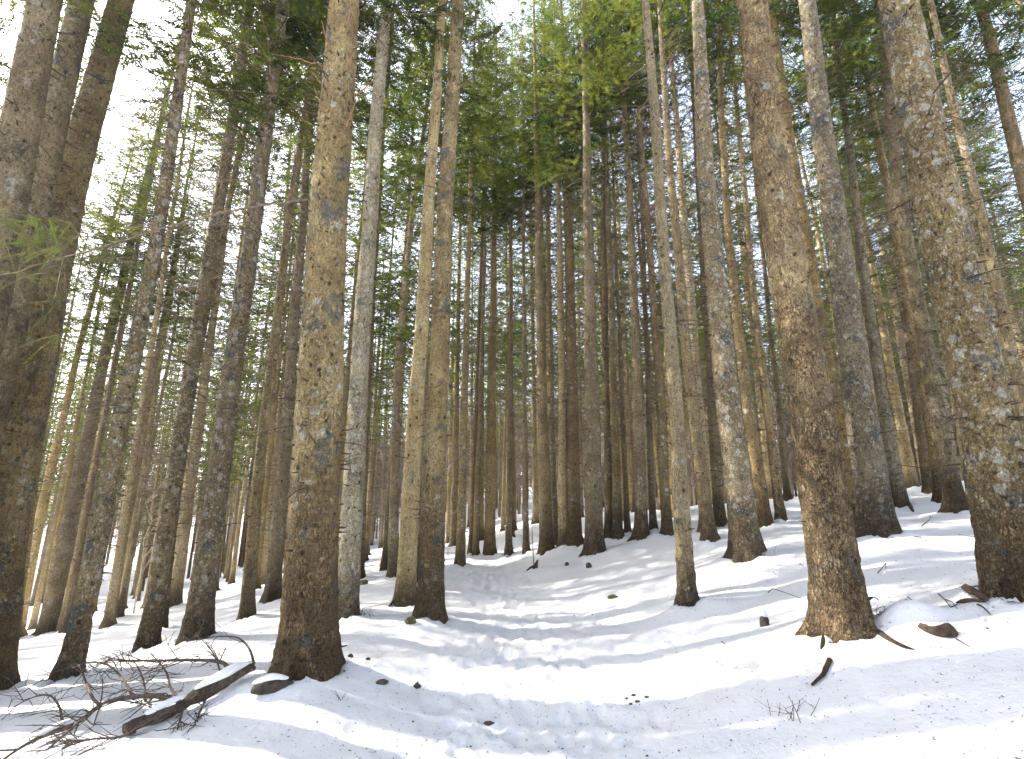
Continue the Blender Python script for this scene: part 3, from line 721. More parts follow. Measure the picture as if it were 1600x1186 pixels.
for q, (px, d) in enumerate(bspots):
    p = at(px, 800, d); x = float(p[0]); z = gz(x, d)
    root = obj('bare_tree', None, None, (x, d, z - .05))
    tag(root, {0: 'leafless pale young tree standing on the right slope beyond the huge edge trunk', 1: 'leafless pale young tree among the far trunks near the path end', 2: 'leafless pale young tree among the far trunks at the left'}[0 if px > 1500 else (2 if px < 300 else 1)] if px != 1120 else 'leafless pale young tree behind the trees right of the bank', 'tree',
        {0: 'leafless young trees on the right slope', 1: 'leafless young trees near the path end', 2: 'leafless young trees at the left'}[0 if px > 1500 else (2 if px < 300 else 1)] if px != 1120 else None)
    root.rotation_euler = (0, 0, q * 1.7); root.scale = (random.uniform(.8, 1.2),) * 3
    t_, b_ = BARE[q % 3]; obj('trunk', t_, root); obj('branches', b_, root)['kind'] = 'stuff'

hv = bpy.data.materials.new('haze'); hv.use_nodes = True; hv.node_tree.nodes.clear()
pv = hv.node_tree.nodes.new('ShaderNodeVolumePrincipled'); ov = hv.node_tree.nodes.new('ShaderNodeOutputMaterial')
pv.inputs['Density'].default_value = HAZE; pv.inputs['Color'].default_value = (.97, .96, .93, 1); pv.inputs['Anisotropy'].default_value = .45
hv.node_tree.links.new(pv.outputs[0], ov.inputs['Volume'])
g = Geo(); X_, Y_, zl, zh = 330, 330, -75, 110
vv = [(-X_, -Y_, zl), (X_, -Y_, zl), (X_, Y_, zl), (-X_, Y_, zl), (-X_, -Y_, zh), (X_, -Y_, zh), (X_, Y_, zh), (-X_, Y_, zh)]
hb = mesh_np('haze', np.array(vv), np.array([(0, 3, 2, 1), (4, 5, 6, 7), (0, 1, 5, 4), (1, 2, 6, 5), (2, 3, 7, 6), (3, 0, 4, 7)]), hv, False)
if HAZE > 0: tag(obj('haze', hb), 'thin pale backlit haze between the far trunks', 'haze', kind='stuff')
# ------------------------------------------------------------------ distant woods as masses
def tile(V, F_, pos, sc, rot):
    c, s = np.cos(rot), np.sin(rot)
    X = (V[None, :, 0] * c[:, None] - V[None, :, 1] * s[:, None]) * sc[:, None] + pos[:, 0:1]
    Y = (V[None, :, 0] * s[:, None] + V[None, :, 1] * c[:, None]) * sc[:, None] + pos[:, 1:2]
    Z = V[None, :, 2] * sc[:, None] + pos[:, 2:3]
    out = np.stack([X, Y, Z], -1).reshape(-1, 3)
    Fo = (F_[None] + (np.arange(len(pos)) * len(V))[:, None, None]).reshape(-1, F_.shape[1])
    return out, Fo
def scatter(nn, r0_, r1_, a0, a1, seed):
    rs = np.random.default_rng(seed); r = np.sqrt(rs.uniform(r0_ ** 2, r1_ ** 2, nn)); a = np.radians(rs.uniform(a0, a1, nn))
    x, y = r * np.sin(a), r * np.cos(a); z = T(x, y) + .4 * vn(x / 14, y / 14, s=8) + 3.0 * vn(x / 45, y / 45, s=9) * sstep(60, 120, np.hypot(x, y))
    return np.stack([x, y, z - .3], 1), rs.uniform(.75, 1.15, nn), rs.uniform(0, 6.28, nn)
# conifers
rs = np.random.default_rng(5)
gt = Geo(); gt.tube([[0, 0, -1], [0, 0, 6], [0.05, 0, 14], [0, 0, 23]], [.16, .13, .09, .03], 5, cap=False)
lv = []
for q in range(620):
    z = 8.5 + 14.5 * rs.random() ** 1.1; a = rs.uniform(0, 6.28); rm = 2.3 * (1 - (z - 8.5) / 15.5) ** .8; r = rm * math.sqrt(rs.random())
    c = np.array([r * math.cos(a), r * math.sin(a), z - .2 * r]); d = np.array([math.cos(a), math.sin(a), rs.normal(0, .3)]) * rs.uniform(.25, .5); s_ = np.array([-math.sin(a), math.cos(a), rs.normal(0, .3)]) * rs.uniform(.07, .16)
    lv += [c - s_, c + s_, c + d]
LV = np.array(lv); LT = np.arange(len(LV)).reshape(-1, 3)
pos, sc_, ro = scatter(620, 50, 95, -50, 50, 71); az_ = np.degrees(np.arctan2(pos[:, 0], pos[:, 1])); kp = ~((az_ > -17) & (az_ < 8)) | (np.random.default_rng(3).random(len(az_)) < .45); pos, sc_, ro = pos[kp], sc_[kp], ro[kp]
Vt, Ft = tile(np.vstack(gt.v), np.vstack(gt.q), pos, sc_, ro)
tag(obj('distant_trunks', mesh_np('distant_trunks', Vt, Ft, M['pale_far'])), 'far fir trunks merging into one mass behind the forest', 'forest', kind='stuff')
Vt, Ft = tile(LV, LT, pos, sc_, ro)
tag(obj('distant_foliage', mesh_np('distant_foliage', Vt, Ft, M['needle'], False)), 'far dark fir foliage merging into one mass', 'forest', kind='stuff')
# bare woods on the far hillside
gb = Geo()
for q in range(26):
    a = rs.uniform(0, 6.28); z = rs.uniform(1.5, 8); d = np.array([math.cos(a), math.sin(a), rs.uniform(.6, 1.6)]); L = rs.uniform(1, 3)
    gb.tube([[0, 0, z], np.array([0, 0, z]) + d * L * .5, np.array([0, 0, z]) + d * L + rs.normal(0, .3, 3)], [.05, .03, .012], 3, cap=False)
gb.tube([[0, 0, -1], [0, .1, 5], [0, 0, 10]], [.13, .09, .03], 4, cap=False)
tw = []
for q in range(150):
    a = rs.uniform(0, 6.28); z = rs.uniform(3, 11); r = rs.uniform(.2, 2.2); c = np.array([r * math.cos(a), r * math.sin(a), z]); d = rs.normal(0, .5, 3) + [0, 0, .5]; s_ = np.cross(d, [1, 0, 0]); s_ = s_ / np.linalg.norm(s_) * .018
    tw += [c - s_, c + s_, c + d]
pos, sc_, ro = [np.concatenate(q_) for q_ in zip(scatter(700, 44, 90, -26, 50, 73), scatter(900, 80, 220, -50, 52, 72))]
Vt, Ft = tile(np.vstack(gb.v), np.vstack(gb.q), pos, sc_, ro)
TV = np.array(tw); V2, F2 = tile(TV, np.arange(len(TV)).reshape(-1, 3), pos, sc_, ro)
tag(obj('hillside_woods', mesh_np('hillside_woods', np.vstack([Vt, V2]), [Ft, F2 + len(Vt)], M['haze'], False)), 'leafless brown woods covering the far hillside', 'forest', kind='stuff')

# ------------------------------------------------------------------ dead branches on the big front trunk
def branch_on(key, px0, pts_img, rad, mat, name='dead_branch', label=None, dy=0.0, n=6, twigs=0):
    """pts_img: pixel polyline starting on the trunk; dy: how far nearer (-) the tip comes"""
    root, spn, r0, H = ROOTS[key]; yb = root.location.y
    P = []
    m_ = len(pts_img)
    for q, (px, py) in enumerate(pts_img):
        d = yb + dy * q / (m_ - 1) - (r0 * .8 if px0 else 0)
        P.append(at(px, py, d) - np.array(root.location))
    P = np.array(P)
    t = np.linspace(0, m_ - 1, (m_ - 1) * 4 + 1); Q = np.stack([np.interp(t, range(m_), P[:, c]) for c in range(3)], 1)
    for _ in range(2): Q[1:-1] = (Q[:-2] + 2 * Q[1:-1] + Q[2:]) / 4
    Q[1:] += np.random.default_rng(abs(int(pts_img[0][1]))).normal(0, rad * .5, (len(Q) - 1, 3))
    g = Geo(); g.tube(Q, np.linspace(rad, rad * .35, len(Q)), n)
    rs = np.random.default_rng(abs(int(pts_img[-1][0])) + 5)
    for _ in range(twigs):
        b = Q[rs.integers(2, len(Q))]; d = rs.normal(0, 1, 3); d /= np.linalg.norm(d); l = rs.uniform(.1, .3)
        g.tube([b, b + d * l * .5 + rs.normal(0, .01, 3), b + d * l], [rad * .4, rad * .3, rad * .15], 3, cap=False)
    o = obj(name, g.build(name, M[mat]), root)
    if label: o['label'] = label
    return o, Q
for pts, r_ in [([(519, 88), (510, 62), (502, 32)], .011), ([(541, 42), (548, 20), (549, -8)], .011), ([(552, 55), (559, 36), (560, 25)], .009),
                ([(540, 112), (548, 90), (555, 70)], .010), ([(513, 142), (498, 126), (484, 108)], .011), ([(515, 188), (503, 170), (496, 150), (490, 135)], .010),
                ([(539, 202), (548, 180), (556, 155)], .011), ([(508, 217), (490, 196), (468, 183)], .009), ([(503, 103), (470, 92), (430, 85)], .012),
                ([(555, 150), (575, 132), (592, 118)], .011), ([(552, 252), (564, 246), (572, 240)], .012), ([(499, 305), (488, 290), (480, 282)], .009),
                ([(497, 384), (478, 366), (450, 358), (425, 342)], .010), ([(466, 621), (446, 622), (428, 624)], .012), ([(468, 548), (450, 545), (438, 540)], .009),
                ([(535, 428), (545, 429), (552, 430)], .011)]:
    branch_on('M1', True if 500 < pts[0][0] < 545 else False, pts, r_, 'redtwig' if pts[0][1] < 300 else 'stub', dy=-.15)
lb, QL = branch_on('M1', False, [(494, 312), (460, 315), (400, 322), (330, 336), (260, 355), (180, 380), (100, 402), (0, 430), (-60, 445)], .014, 'twig', label='long curved bare branch reaching left across the leaning trunks', dy=-1.1, twigs=18)
branch_on('M2', False, [(575, 215), (600, 220), (630, 217), (650, 209)], .014, 'twig', label='curved bare branch pointing right', dy=-.2)
branch_on('M2', False, [(576, 222), (568, 208), (560, 195)], .008, 'twig')
branch_on('M5', False, [(722, 26), (680, 22), (620, 20), (585, 24)], .012, 'twig', label='long thin bare branch crossing to the left', dy=-.3)
branch_on('M5', False, [(722, 26), (740, 28), (760, 38)], .008, 'twig')
branch_on('C12', False, [(1030, 150), (1010, 165), (985, 185)], .008, 'twig')
branch_on('R1', False, [(1182, 180), (1165, 184), (1150, 180)], .008, 'stub')
branch_on('R5', False, [(1500, 345), (1515, 338), (1530, 325)], .01, 'stub')
branch_on('R6', False, [(1553, 480), (1538, 484), (1524, 490)], .008, 'stub')
# green sprays on the long branch
def spray(parent, pts, seed, nt=16, L=.28, mat='needle2', leaf=.028, lw=.004):
    rs = np.random.default_rng(seed); V = []; g = Geo()
    Q = np.array(pts)
    for q in range(nt):
        b = Q[rs.integers(0, len(Q))]; d = rs.normal(0, 1, 3) * [1, 1, .35] + [-.2, 0, -.2]; d /= np.linalg.norm(d)
        l = L * rs.uniform(.5, 1.2); m_ = int(l / .006); u = np.linspace(.05, 1, m_)[:, None]
        P = b + d * u * l + np.array([0, 0, -.25]) * u ** 2 * l
        g.tube([b, b + d * l * .5 + [0, 0, -.06 * l], b + d * l + [0, 0, -.25 * l]], [.004, .003, .0015], 3, cap=False)
        sd2 = np.cross(d, [0, 0, 1.]); sd2 /= np.linalg.norm(sd2)
        for s2 in (-1, 1):
            dd = d * .5 + sd2 * s2 * .85 + rs.normal(0, .2, (m_, 3)); ll = leaf * rs.uniform(.7, 1.2, (m_, 1))
            wv = np.cross(dd, [0, 0, 1.]); wv /= np.linalg.norm(wv, axis=1)[:, None]
            V.append(np.stack([P - wv * lw * .5, P + wv * lw * .5, P + dd * ll], 1).reshape(-1, 3))
    V = np.vstack(V)
    o = obj('needle_spray', mesh_np('needle_spray', V, np.arange(len(V)).reshape(-1, 3), M[mat], False), parent)
    return o, g
root = ROOTS['M1'][0]
for q, (px, py, dist, nt, L, sd_) in enumerate([(60, 345, 4.2, 22, .42, 1), (20, 360, 4.1, 16, .35, 2), (110, 350, 4.4, 12, .3, 3), (85, 470, 4.3, 16, .35, 4), (110, 520, 4.3, 10, .3, 7), (60, 430, 4.2, 10, .35, 5)]):
    c = at(px, py, dist) - np.array(root.location)
    tip = QL[np.argmin(np.linalg.norm(QL - c, axis=1))]
    line = [tip + (c - tip) * t for t in (0, .3, .6, 1.0)]
    g = Geo(); g.tube(line, [.006, .005, .004, .003], 4, cap=False)
    o, g2 = spray(lb, line[1:] + [c + np.array([.1, 0, .02]), c - np.array([.1, 0, .02])], sd_, nt, L, 'needle' if q % 2 else 'needle2')
    for a_ in ('v', 'q', 't'): pass
    g.add(np.vstack(g2.v), np.vstack(g2.q)); obj('twig', g.build('twig', M['twig']), lb)

# tiny epicormic sprays on trunks
for key, px, py in [('M5', 724, 48), ('M5', 700, 115), ('C18', 1184, 380), ('C18', 1176, 368), ('M7', 640, 430), ('M7', 655, 480), ('M7', 625, 600), ('M7', 606, 540), ('R2', 1345, 60)]:
    rt_ = ROOTS[key][0]; c = at(px, py, rt_.location.y - .15) - np.array(rt_.location)
    o, g2 = spray(rt_, [c + np.array([dx, 0, dz]) for dx, dz in ((0, 0), (.06, .03), (-.05, .06))], int(px), 12, .22, 'needle2', .035, .006)
    o.name = 'needle_spray'; tw_ = obj('twig', g2.build('twig', M['twig']), rt_)

# ------------------------------------------------------------------ roots of the scaly trunk
root, spn, r0, H = ROOTS['R1']
def groot(parent, pix, rad, mat='log', hs=None, name='root', n=9):
    P = []
    for q, (px, py) in enumerate(pix):
        g_ = ground(px, py); x, y = g_[0], g_[1]
        P.append(np.array([x, y, gz(x, y) + (hs[q] if hs else 0)]) - np.array(parent.location))
    P = np.array(P); t = np.linspace(0, len(P) - 1, (len(P) - 1) * 5 + 1); Q = np.stack([np.interp(t, range(len(P)), P[:, c]) for c in range(3)], 1)
    for _ in range(2): Q[1:-1] = (Q[:-2] + 2 * Q[1:-1] + Q[2:]) / 4
    g = Geo(); rr = np.interp(t, range(len(P)), rad); g.tube(Q, rr, n, rough=.25); return obj(name, g.build(name, M[mat]), parent)
groot(root, [(1340, 975), (1372, 1005), (1405, 1018), (1445, 1028)], [.045, .026, .022, .008], hs=[.03, -.018, -.006, -.02])
groot(root, [(1345, 950), (1368, 935), (1385, 955)], [.03, .014, .006], hs=[.02, -.01, -.02])
groot(root, [(1293, 1000), (1288, 1025), (1284, 1034)], [.03, .022, .01], hs=[.02, -.005, -.02])
rt2 = ROOTS['C15'][0]
groot(rt2, [(1150, 868), (1143, 876), (1138, 880)], [.06, .03, .012], hs=[.05, .01, -.01])
groot(ROOTS['R2b'][0], [(1412, 785), (1421, 792), (1427, 798)], [.08, .05, .02], hs=[.1, .05, -.02])

# ------------------------------------------------------------------ fallen dead tree at lower left
def gpt(px, py, h=0.0):
    g_ = ground(px, py); return np.array([g_[0], g_[1], gz(g_[0], g_[1]) + h])
A = gpt(392, 1080, .09); B = gpt(198, 1152, .05); org = (A + B) / 2
fall = obj('fallen_tree', None, None, tuple(org)); tag(fall, 'dead fallen tree top with bare curved branches lying in the snow at lower left', 'fallen tree')
g = Geo(); t = np.linspace(0, 1, 60)[:, None]
LP = A + (B - A) * t - np.array([0, 0, .012]) + np.array([0, 0, 1]) * .02 * np.sin(t * 7) + np.array([0, 1., 0]) * .03 * np.sin(t * 5) - org
g.tube(LP, np.interp(t[:, 0], [0, .5, 1], [.034, .050, .040]), 20, rough=.8); obj('trunk', g.build('trunk', M['log']), fall)
# snow lying along the top of the log
def snow_strip(P, wid, hgt, parent, name='snow_cap', jit=.35, seed=1):
    rs = np.random.default_rng(seed); m_ = len(P); n_ = 9; tan = np.gradient(P, axis=0); tan /= np.linalg.norm(tan, axis=1)[:, None]
    sdv = np.cross(tan, [0, 0, 1.]); sdv /= np.linalg.norm(sdv, axis=1)[:, None]
    W = np.broadcast_to(wid, (m_,)) * (1 + jit * vn(P[:, 0] * 9, P[:, 1] * 9, s=41)) * np.sqrt(np.clip(np.sin(np.linspace(.04, 3.10, m_)), 0, 1)); Hh = np.broadcast_to(hgt, (m_,)) * (1 + jit * vn(P[:, 0] * 7 + 9, P[:, 1] * 7, s=42)) * np.sqrt(np.clip(np.sin(np.linspace(.04, 3.10, m_)), 0, 1))
    th = np.linspace(0, np.pi * 2, n_ * 2)[:-1]
    V = P[:, None] + sdv[:, None] * (np.cos(th)[None] * W[:, None])[..., None] + np.array([0, 0, 1.]) * ((np.where(np.sin(th) > 0, np.sin(th), np.sin(th) * .25))[None] * Hh[:, None])[..., None]
    n_ = len(th); i = np.arange(m_ - 1)[:, None] * n_; j = np.arange(n_)[None]; k = (j + 1) % n_
    Q = np.stack([i + j, i + k, i + n_ + k, i + n_ + j], -1).reshape(-1, 4)
    return obj(name, mesh_np(name, V.reshape(-1, 3), Q, M['snow']), parent)
tt = np.linspace(.04, .55, 30)[:, None]; snow_strip(A + (B - A) * tt - org + np.array([0, .03, .045]), .05, .045, fall)
tt = np.linspace(.62, .93, 16)[:, None]; snow_strip(A + (B - A) * tt - org + np.array([0, .03, .035]), .04, .03, fall, seed=3)
def bough(parent, pts, rad, seed, twigs=8, tl=(.12, .45), name='branch', org=org):
    rs = np.random.default_rng(seed)
    P = np.array([gpt(px, py, h) for px, py, h in pts]) - org; m_ = len(P)
    t = np.linspace(0, m_ - 1, (m_ - 1) * 5 + 1); Q = np.stack([np.interp(t, range(m_), P[:, c]) for c in range(3)], 1)
    for _ in range(4): Q[1:-1] = (Q[:-2] + 2 * Q[1:-1] + Q[2:]) / 4
    g = Geo(); g.tube(Q, np.linspace(rad, rad * .3, len(Q)), 7, rough=.15)
    ax = (Q[-1] - Q[0]) / np.linalg.norm(Q[-1] - Q[0])
    for _ in range(int(twigs * 2.2)):
        b = Q[rs.integers(2, len(Q))]; d = ax * .6 + rs.normal(0, .6, 3) * [1, 1, .5]; d /= np.linalg.norm(d); l = rs.uniform(*tl)
        e = b + d * l; mid_ = b + d * l * .5 + rs.normal(0, .03, 3); zmin = gz(*(e + org)[:2]) - org[2]; e[2] = max(e[2], zmin)
        g.tube([b, mid_, e], [max(.0035, rad * .3), max(.003, rad * .2), .0015], 4, cap=False)
        for _ in range(rs.integers(0, 3)):
            d2 = d + rs.normal(0, .6, 3) * [1, 1, .6]; e2 = mid_ + d2 * l * rs.uniform(.2, .5); g.tube([mid_, (mid_ + e2) / 2 + rs.normal(0, .01, 3), e2], [rad * .2, rad * .15, rad * .08], 3, cap=False)
    return obj(name, g.build(name, M['bough']), parent)
bough(fall, [(392, 1082, .12), (384, 1072, .22), (365, 1058, .30), (335, 1050, .30), (290, 1044, .22)], .013, 1, 3)
bough(fall, [(360, 1092, .10), (345, 1082, .17), (310, 1078, .20), (250, 1072, .20), (195, 1064, .16), (165, 1060, .10)], .02, 2, 16)
bough(fall, [(275, 1122, .10), (240, 1118, .13), (190, 1126, .14), (150, 1136, .13), (110, 1160, .06), (70, 1182, .0)], .022, 3, 14)
bough(fall, [(205, 1120, .10), (190, 1105, .18), (165, 1085, .22), (135, 1078, .22), (80, 1078, .15), (25, 1100, .02)], .012, 4, 14)
bough(fall, [(150, 1136, .12), (140, 1120, .12), (125, 1095, .16), (115, 1078, .2), (95, 1073, .14)], .014, 5, 10)
bough(fall, [(95, 1152, .05), (88, 1135, .12), (70, 1122, .16), (40, 1122, .13), (0, 1130, .03)], .011, 6, 10)
bough(fall, [(275, 1118, .10), (262, 1105, .12), (255, 1090, .18), (240, 1075, .22), (228, 1062, .2)], .012, 7, 12)
bough(fall, [(225, 1112, .05), (222, 1090, .12), (205, 1070, .18), (180, 1064, .14)], .011, 8, 8)
bough(fall, [(318, 1110, .03), (310, 1128, .04), (302, 1140, .0)], .012, 9, 8, (.06, .2))
bough(fall, [(285, 1118, .03), (280, 1135, .05), (276, 1146, .0)], .012, 10, 6, (.06, .2))
bough(fall, [(210, 1150, .02), (180, 1168, .05), (140, 1172, .06), (95, 1180, .02)], .012, 11, 12)
bough(fall, [(340, 1085, .1), (330, 1070, .2), (315, 1055, .26), (300, 1035, .24)], .009, 12, 6)
s_ = obj('snow_laden_branch', None, None, tuple(gpt(60, 1180))); o_ = np.array(s_.location)
tag(s_, 'snow covered branch half buried at the bottom left corner', 'branch')
bough(s_, [(110, 1150, .03), (75, 1165, .05), (40, 1180, .05), (0, 1200, .02)], .022, 21, 2, name='wood', org=o_)
snow_strip(np.array([gpt(110 - 70 * t_, 1150 + 30 * t_, .075) for t_ in np.linspace(0, 1, 16)]) - o_, .035, .025, s_, seed=9)

# ------------------------------------------------------------------ stones, logs and litter
def rock(pix, size, mat, label, name='stone', seed=0, sink=.3, cap=None, rot=0, cat='stone'):
    g_ = ground(*pix); x, y = g_[0], g_[1]; z = gz(x, y)
    nu, nv = 28, 18; th = np.linspace(0, 2 * np.pi, nu, endpoint=False); ph = np.linspace(.05, np.pi - .05, nv)
    PH, TH = np.meshgrid(ph, th, indexing='ij'); d = np.stack([np.sin(PH) * np.cos(TH), np.sin(PH) * np.sin(TH), np.cos(PH)], -1)
    r = 1 + .28 * vn(d[..., 0] * 1.4 + seed, d[..., 1] * 1.4, d[..., 2] * 1.4, s=51) + .10 * vn(d[..., 0] * 4 + seed, d[..., 1] * 4, d[..., 2] * 4, s=52)
    V = d * r[..., None] * np.array(size) / 2
    i = np.arange(nv - 1)[:, None] * nu; j = np.arange(nu)[None]; k = (j + 1) % nu
    Q = np.stack([i + j, i + nu + j, i + nu + k, i + k], -1).reshape(-1, 4)
    caps = np.vstack([np.arange(nu)[None], ((nv - 1) * nu + np.arange(nu))[::-1][None]])
    o = obj(name, mesh_np(name, V.reshape(-1, 3), [Q, caps], M[mat]), None, (x, y, z + size[2] * (.5 - sink))); o.rotation_euler = (0, 0, rot)
    tag(o, label, cat)
    if cap:
        P = np.stack([np.linspace(-.42, .42, 16) * size[0], np.full(16, size[1] * .12), np.full(16, size[2] * cap)], 1)
        snow_strip(P, size[1] * .42, size[2] * .45, o, seed=seed)
    return o
rock((420, 1100), (.34, .14, .11), 'stone', 'dark wedge shaped stone with snow on top below the biggest front trunk', seed=3, sink=.3, cap=.30, rot=.55)
rock((641, 984), (.15, .15, .12), 'mossy', 'small brown stone at the foot of the close pair of trunks', seed=5)
rock((958, 930), (.17, .12, .07), 'mossy', 'flat mossy stone on the bank between path and bare grey trunk', seed=8)
rock((1196, 981), (.10, .10, .13), 'stone', 'stubby snow capped stump in the snow left of the cracked scaly trunk', name='stump', seed=11, cap=.5, cat='stump')
rock((568, 915), (.20, .14, .14), 'mossy', 'mossy pointed stone beyond the white crusted trunk', seed=13)
rock((597, 1068), (.12, .08, .05), 'bough', 'small dark arched root tip poking from snow, left of the round pebble', name='buried_root_tip', seed=17, rot=.4, cat='root')
rock((652, 1064), (.07, .06, .05), 'stone', 'dark pebble in shaded snow right of the arched root tip', seed=19)
rock((547, 1040), (.06, .05, .05), 'stone', 'small dark pebble beside the foot of the biggest front trunk', seed=23)
rock((574, 1042), (.05, .04, .03), 'stone', 'tiny pebble right of the one by the biggest front trunk', seed=29)
rock((765, 1111), (.09, .06, .03), 'bough', 'clump of dark bark flakes in the middle of the path', name='bark_flakes', seed=31, cat='debris')
rock((886, 884), (.10, .10, .10), 'stone', 'small dark stone on top of the bank edge left of the thickest bank trunk', seed=37)
rock((920, 884), (.14, .12, .16), 'bough', 'dark root knob below the thickest bank trunk', name='dark_knob', seed=41, cat='root')
rock((15, 1040), (.20, .16, .12), 'wood', 'reddish stone at the left edge beside the golden trunk', seed=43)
# cluster of crumbs on the path
for q, (px, py) in enumerate([(979, 1086), (990, 1083), (996, 1090), (985, 1093), (1010, 1086)]):
    rock((px, py), (.03 + .01 * (q % 3), .025, .02), 'bough', ['leftmost dark crumb of the cluster on the path', 'top dark crumb of the cluster on the path', 'right dark crumb of the cluster on the path', 'lowest dark crumb of the cluster on the path', 'single dark crumb set apart right of the cluster on the path'][q], name='bark_crumb', seed=50 + q, cat='debris')

# half buried log with snow cap, right
c = gpt(1455, 1002, .0); lg = obj('buried_log', None, None, tuple(c)); tag(lg, 'half buried brown log end under a rounded snow cap, right of the cracked scaly trunk', 'log')
g = Geo(); t = np.linspace(0, 1, 14)[:, None]
_b = c[2] + .0
P0 = np.array([*ground(1420, 992)[:2], _b + .03]) - c; P1 = np.array([*ground(1490, 1004)[:2], _b + .05]) - c
Pm = P0 + (P1 - P0) * t + np.array([0, 0, -.04]) * np.sin(t * 3.14) + np.array([0, -.03, 0]) * np.sin(t * 3.14)
g.tube(Pm, np.interp(t[:, 0], [0, .3, 1], [.012, .05, .056]), 16, rough=.3); obj('wood', g.build('wood', M['wood']), lg)
snow_strip(Pm + np.array([0, .055, .03]), .055, .03, lg, jit=.3, seed=4)

# broken bark slabs by the right edge trunk
for q, (p0, p1, rad, lbl) in enumerate([((1508, 945), (1549, 966), .035, 'thick broken wood piece lying by the foot of the huge right edge trunk'),
                                        ((1498, 962), (1545, 965), .016, 'thin flat wood splinter under the thick broken piece by the right edge trunk'),
                                        ((1530, 968), (1552, 980), .008, 'thin stick sticking out from under the broken wood by the right edge trunk')]):
    a = gpt(*p0, .03 if q == 0 else .015); b = gpt(*p1, .03 if q == 0 else .012); mm = (a + b) / 2
    o = obj('broken_wood', None, None, tuple(mm)); 
    g = Geo(); t = np.linspace(0, 1, 10)[:, None]; P = a + (b - a) * t - mm; P[:, 2] += .02 * np.sin(t[:, 0] * 3.14)
    g.tube(P, np.interp(t[:, 0], [0, .2, .8, 1], [.3, 1, .9, .4]) * rad, 8, rough=.5)
    bpy.data.objects.remove(o); o = obj('broken_wood', g.build('broken_wood', M['wood']), None, tuple(mm)); tag(o, lbl, 'wood')

# broken stump with root on the bank edge (835, 885)
c = gpt(836, 890, 0); st = obj('broken_stump', None, None, tuple(c)); tag(st, 'small splintered reddish stump leaning on the bank edge beside the path', 'stump')
g = Geo(); g.tube([(0, 0, -.05), (.02, 0, .08), (.07, .02, .20)], [.07, .05, .02], 8, rough=.5); obj('stem', g.build('stem', M['wood']), st)
g = Geo(); g.tube([(0, 0, .06), (-.12, -.06, .03), (-.22, -.2, -.03)], [.035, .03, .012], 7, rough=.4); obj('root', g.build('root', M['wood']), st)
g = Geo(); g.tube([(-.02, .03, 0), (-.05, .05, .55), (-.07, .04, 1.25)], [.014, .010, .005], 5); obj('stick', g.build('stick', M['stub']), st)

# sticks, in pixels of their ends on the snow
sticks = [([(1298, 1045), (1288, 1062), (1270, 1078)], .022, 'short mossy branch piece in snow below the roots of the cracked scaly trunk', 'log'),
          ([(1200, 926), (1208, 923), (1253, 941)], .006, 'thin twig on the snow between the bare grey trunk and cracked scaly trunk', 'bough'),
          ([(1469, 944), (1480, 958), (1490, 971), (1500, 962)], .006, 'bent twig standing in the snow left of the broken wood', 'bough'),
          ([(1420, 942), (1430, 950)], .006, 'tiny twig on the snow right of the cracked scaly trunk', 'bough'),
          ([(1496, 1008), (1517, 1017)], .006, 'tiny twig on the snow right of the buried log', 'bough'),
          ([(1372, 900), (1386, 889), (1384, 893)], .006, 'tiny twig on snow above the cracked scaly trunk foot, by the blotched trunk', 'bough'),
          ([(1405, 838), (1440, 846), (1447, 848)], .008, 'twig lying on snow right of the blotched trunk foot', 'bough'),
          ([(1440, 822), (1452, 814), (1456, 806)], .007, 'forked twig on the upper right snow slope', 'bough'),
          ([(1498, 836), (1530, 838)], .006, 'level twig left of the huge right edge trunk', 'bough'),
          ([(1250, 882), (1256, 888)], .006, 'tiny twig left of the cracked scaly trunk on the shaded strip', 'bough'),
          ([(1330, 846), (1300, 846)], .007, 'straight twig on the snow just behind the cracked scaly trunk', 'bough'),
          ([(608, 957), (616, 948), (622, 944)], .02, 'dark root piece at the left foot of the smooth grey trunk', 'log'),
          ([(532, 1016), (542, 1014)], .012, 'short dark stick touching the biggest front trunk foot', 'bough'),
          ([(1128, 1010), (1142, 1018)], .005, 'small twig on shaded snow right of the bare grey trunk', 'bough'),
          ([(1480, 952), (1492, 964), (1500, 972)], .005, 'thin dark stick beside the bent twig near the broken wood', 'bough')]
for pts, rad, lbl, mt in sticks:
    P = np.array([gpt(px, py, rad * .8 + (.03 if rad < .01 and q == 1 and len(pts) > 2 else 0)) for q, (px, py) in enumerate(pts)]); c = P.mean(0)
    g = Geo(); m_ = len(P); t = np.linspace(0, m_ - 1, (m_ - 1) * 4 + 1); Q = np.stack([np.interp(t, range(m_), P[:, k]) for k in range(3)], 1)
    g.tube(Q - c, np.linspace(rad, rad * .5, len(Q)), 6, rough=.4)
    o = obj('stick', g.build('stick', M[mt]), None, tuple(c)); tag(o, lbl, 'stick')

# upright dry stems poking out of the snow
def stems(px, py, n_, hh, lbl, seed, spread=.12):
    rs = np.random.default_rng(seed); c = gpt(px, py); g = Geo()
    for q in range(n_):
        b = np.array([rs.normal(0, spread), rs.normal(0, spread * .5), -.03]); b[2] = gz(c[0] + b[0], c[1] + b[1]) - c[2] - .02
        d = np.array([rs.normal(0, .45), rs.normal(0, .3), 1.]); h = hh * rs.uniform(.5, 1.1)
        p1 = b + d * h * .5 + rs.normal(0, .01, 3); p2 = b + d * h + rs.normal(0, .02, 3)
        g.tube([b, p1, p2], [.0030, .0025, .0015], 4, cap=False)
        g.tube([p1, p1 + np.array([rs.normal(0, .08), rs.normal(0, .04), .05])], [.002, .001], 3, cap=False)
    o = obj('dry_stems', g.build('dry_stems', M['bough']), None, tuple(c)); tag(o, lbl, 'plant')
stems(1240, 1122, 6, .16, 'dry thin stems poking from the sunlit snow patch at lower right', 1)
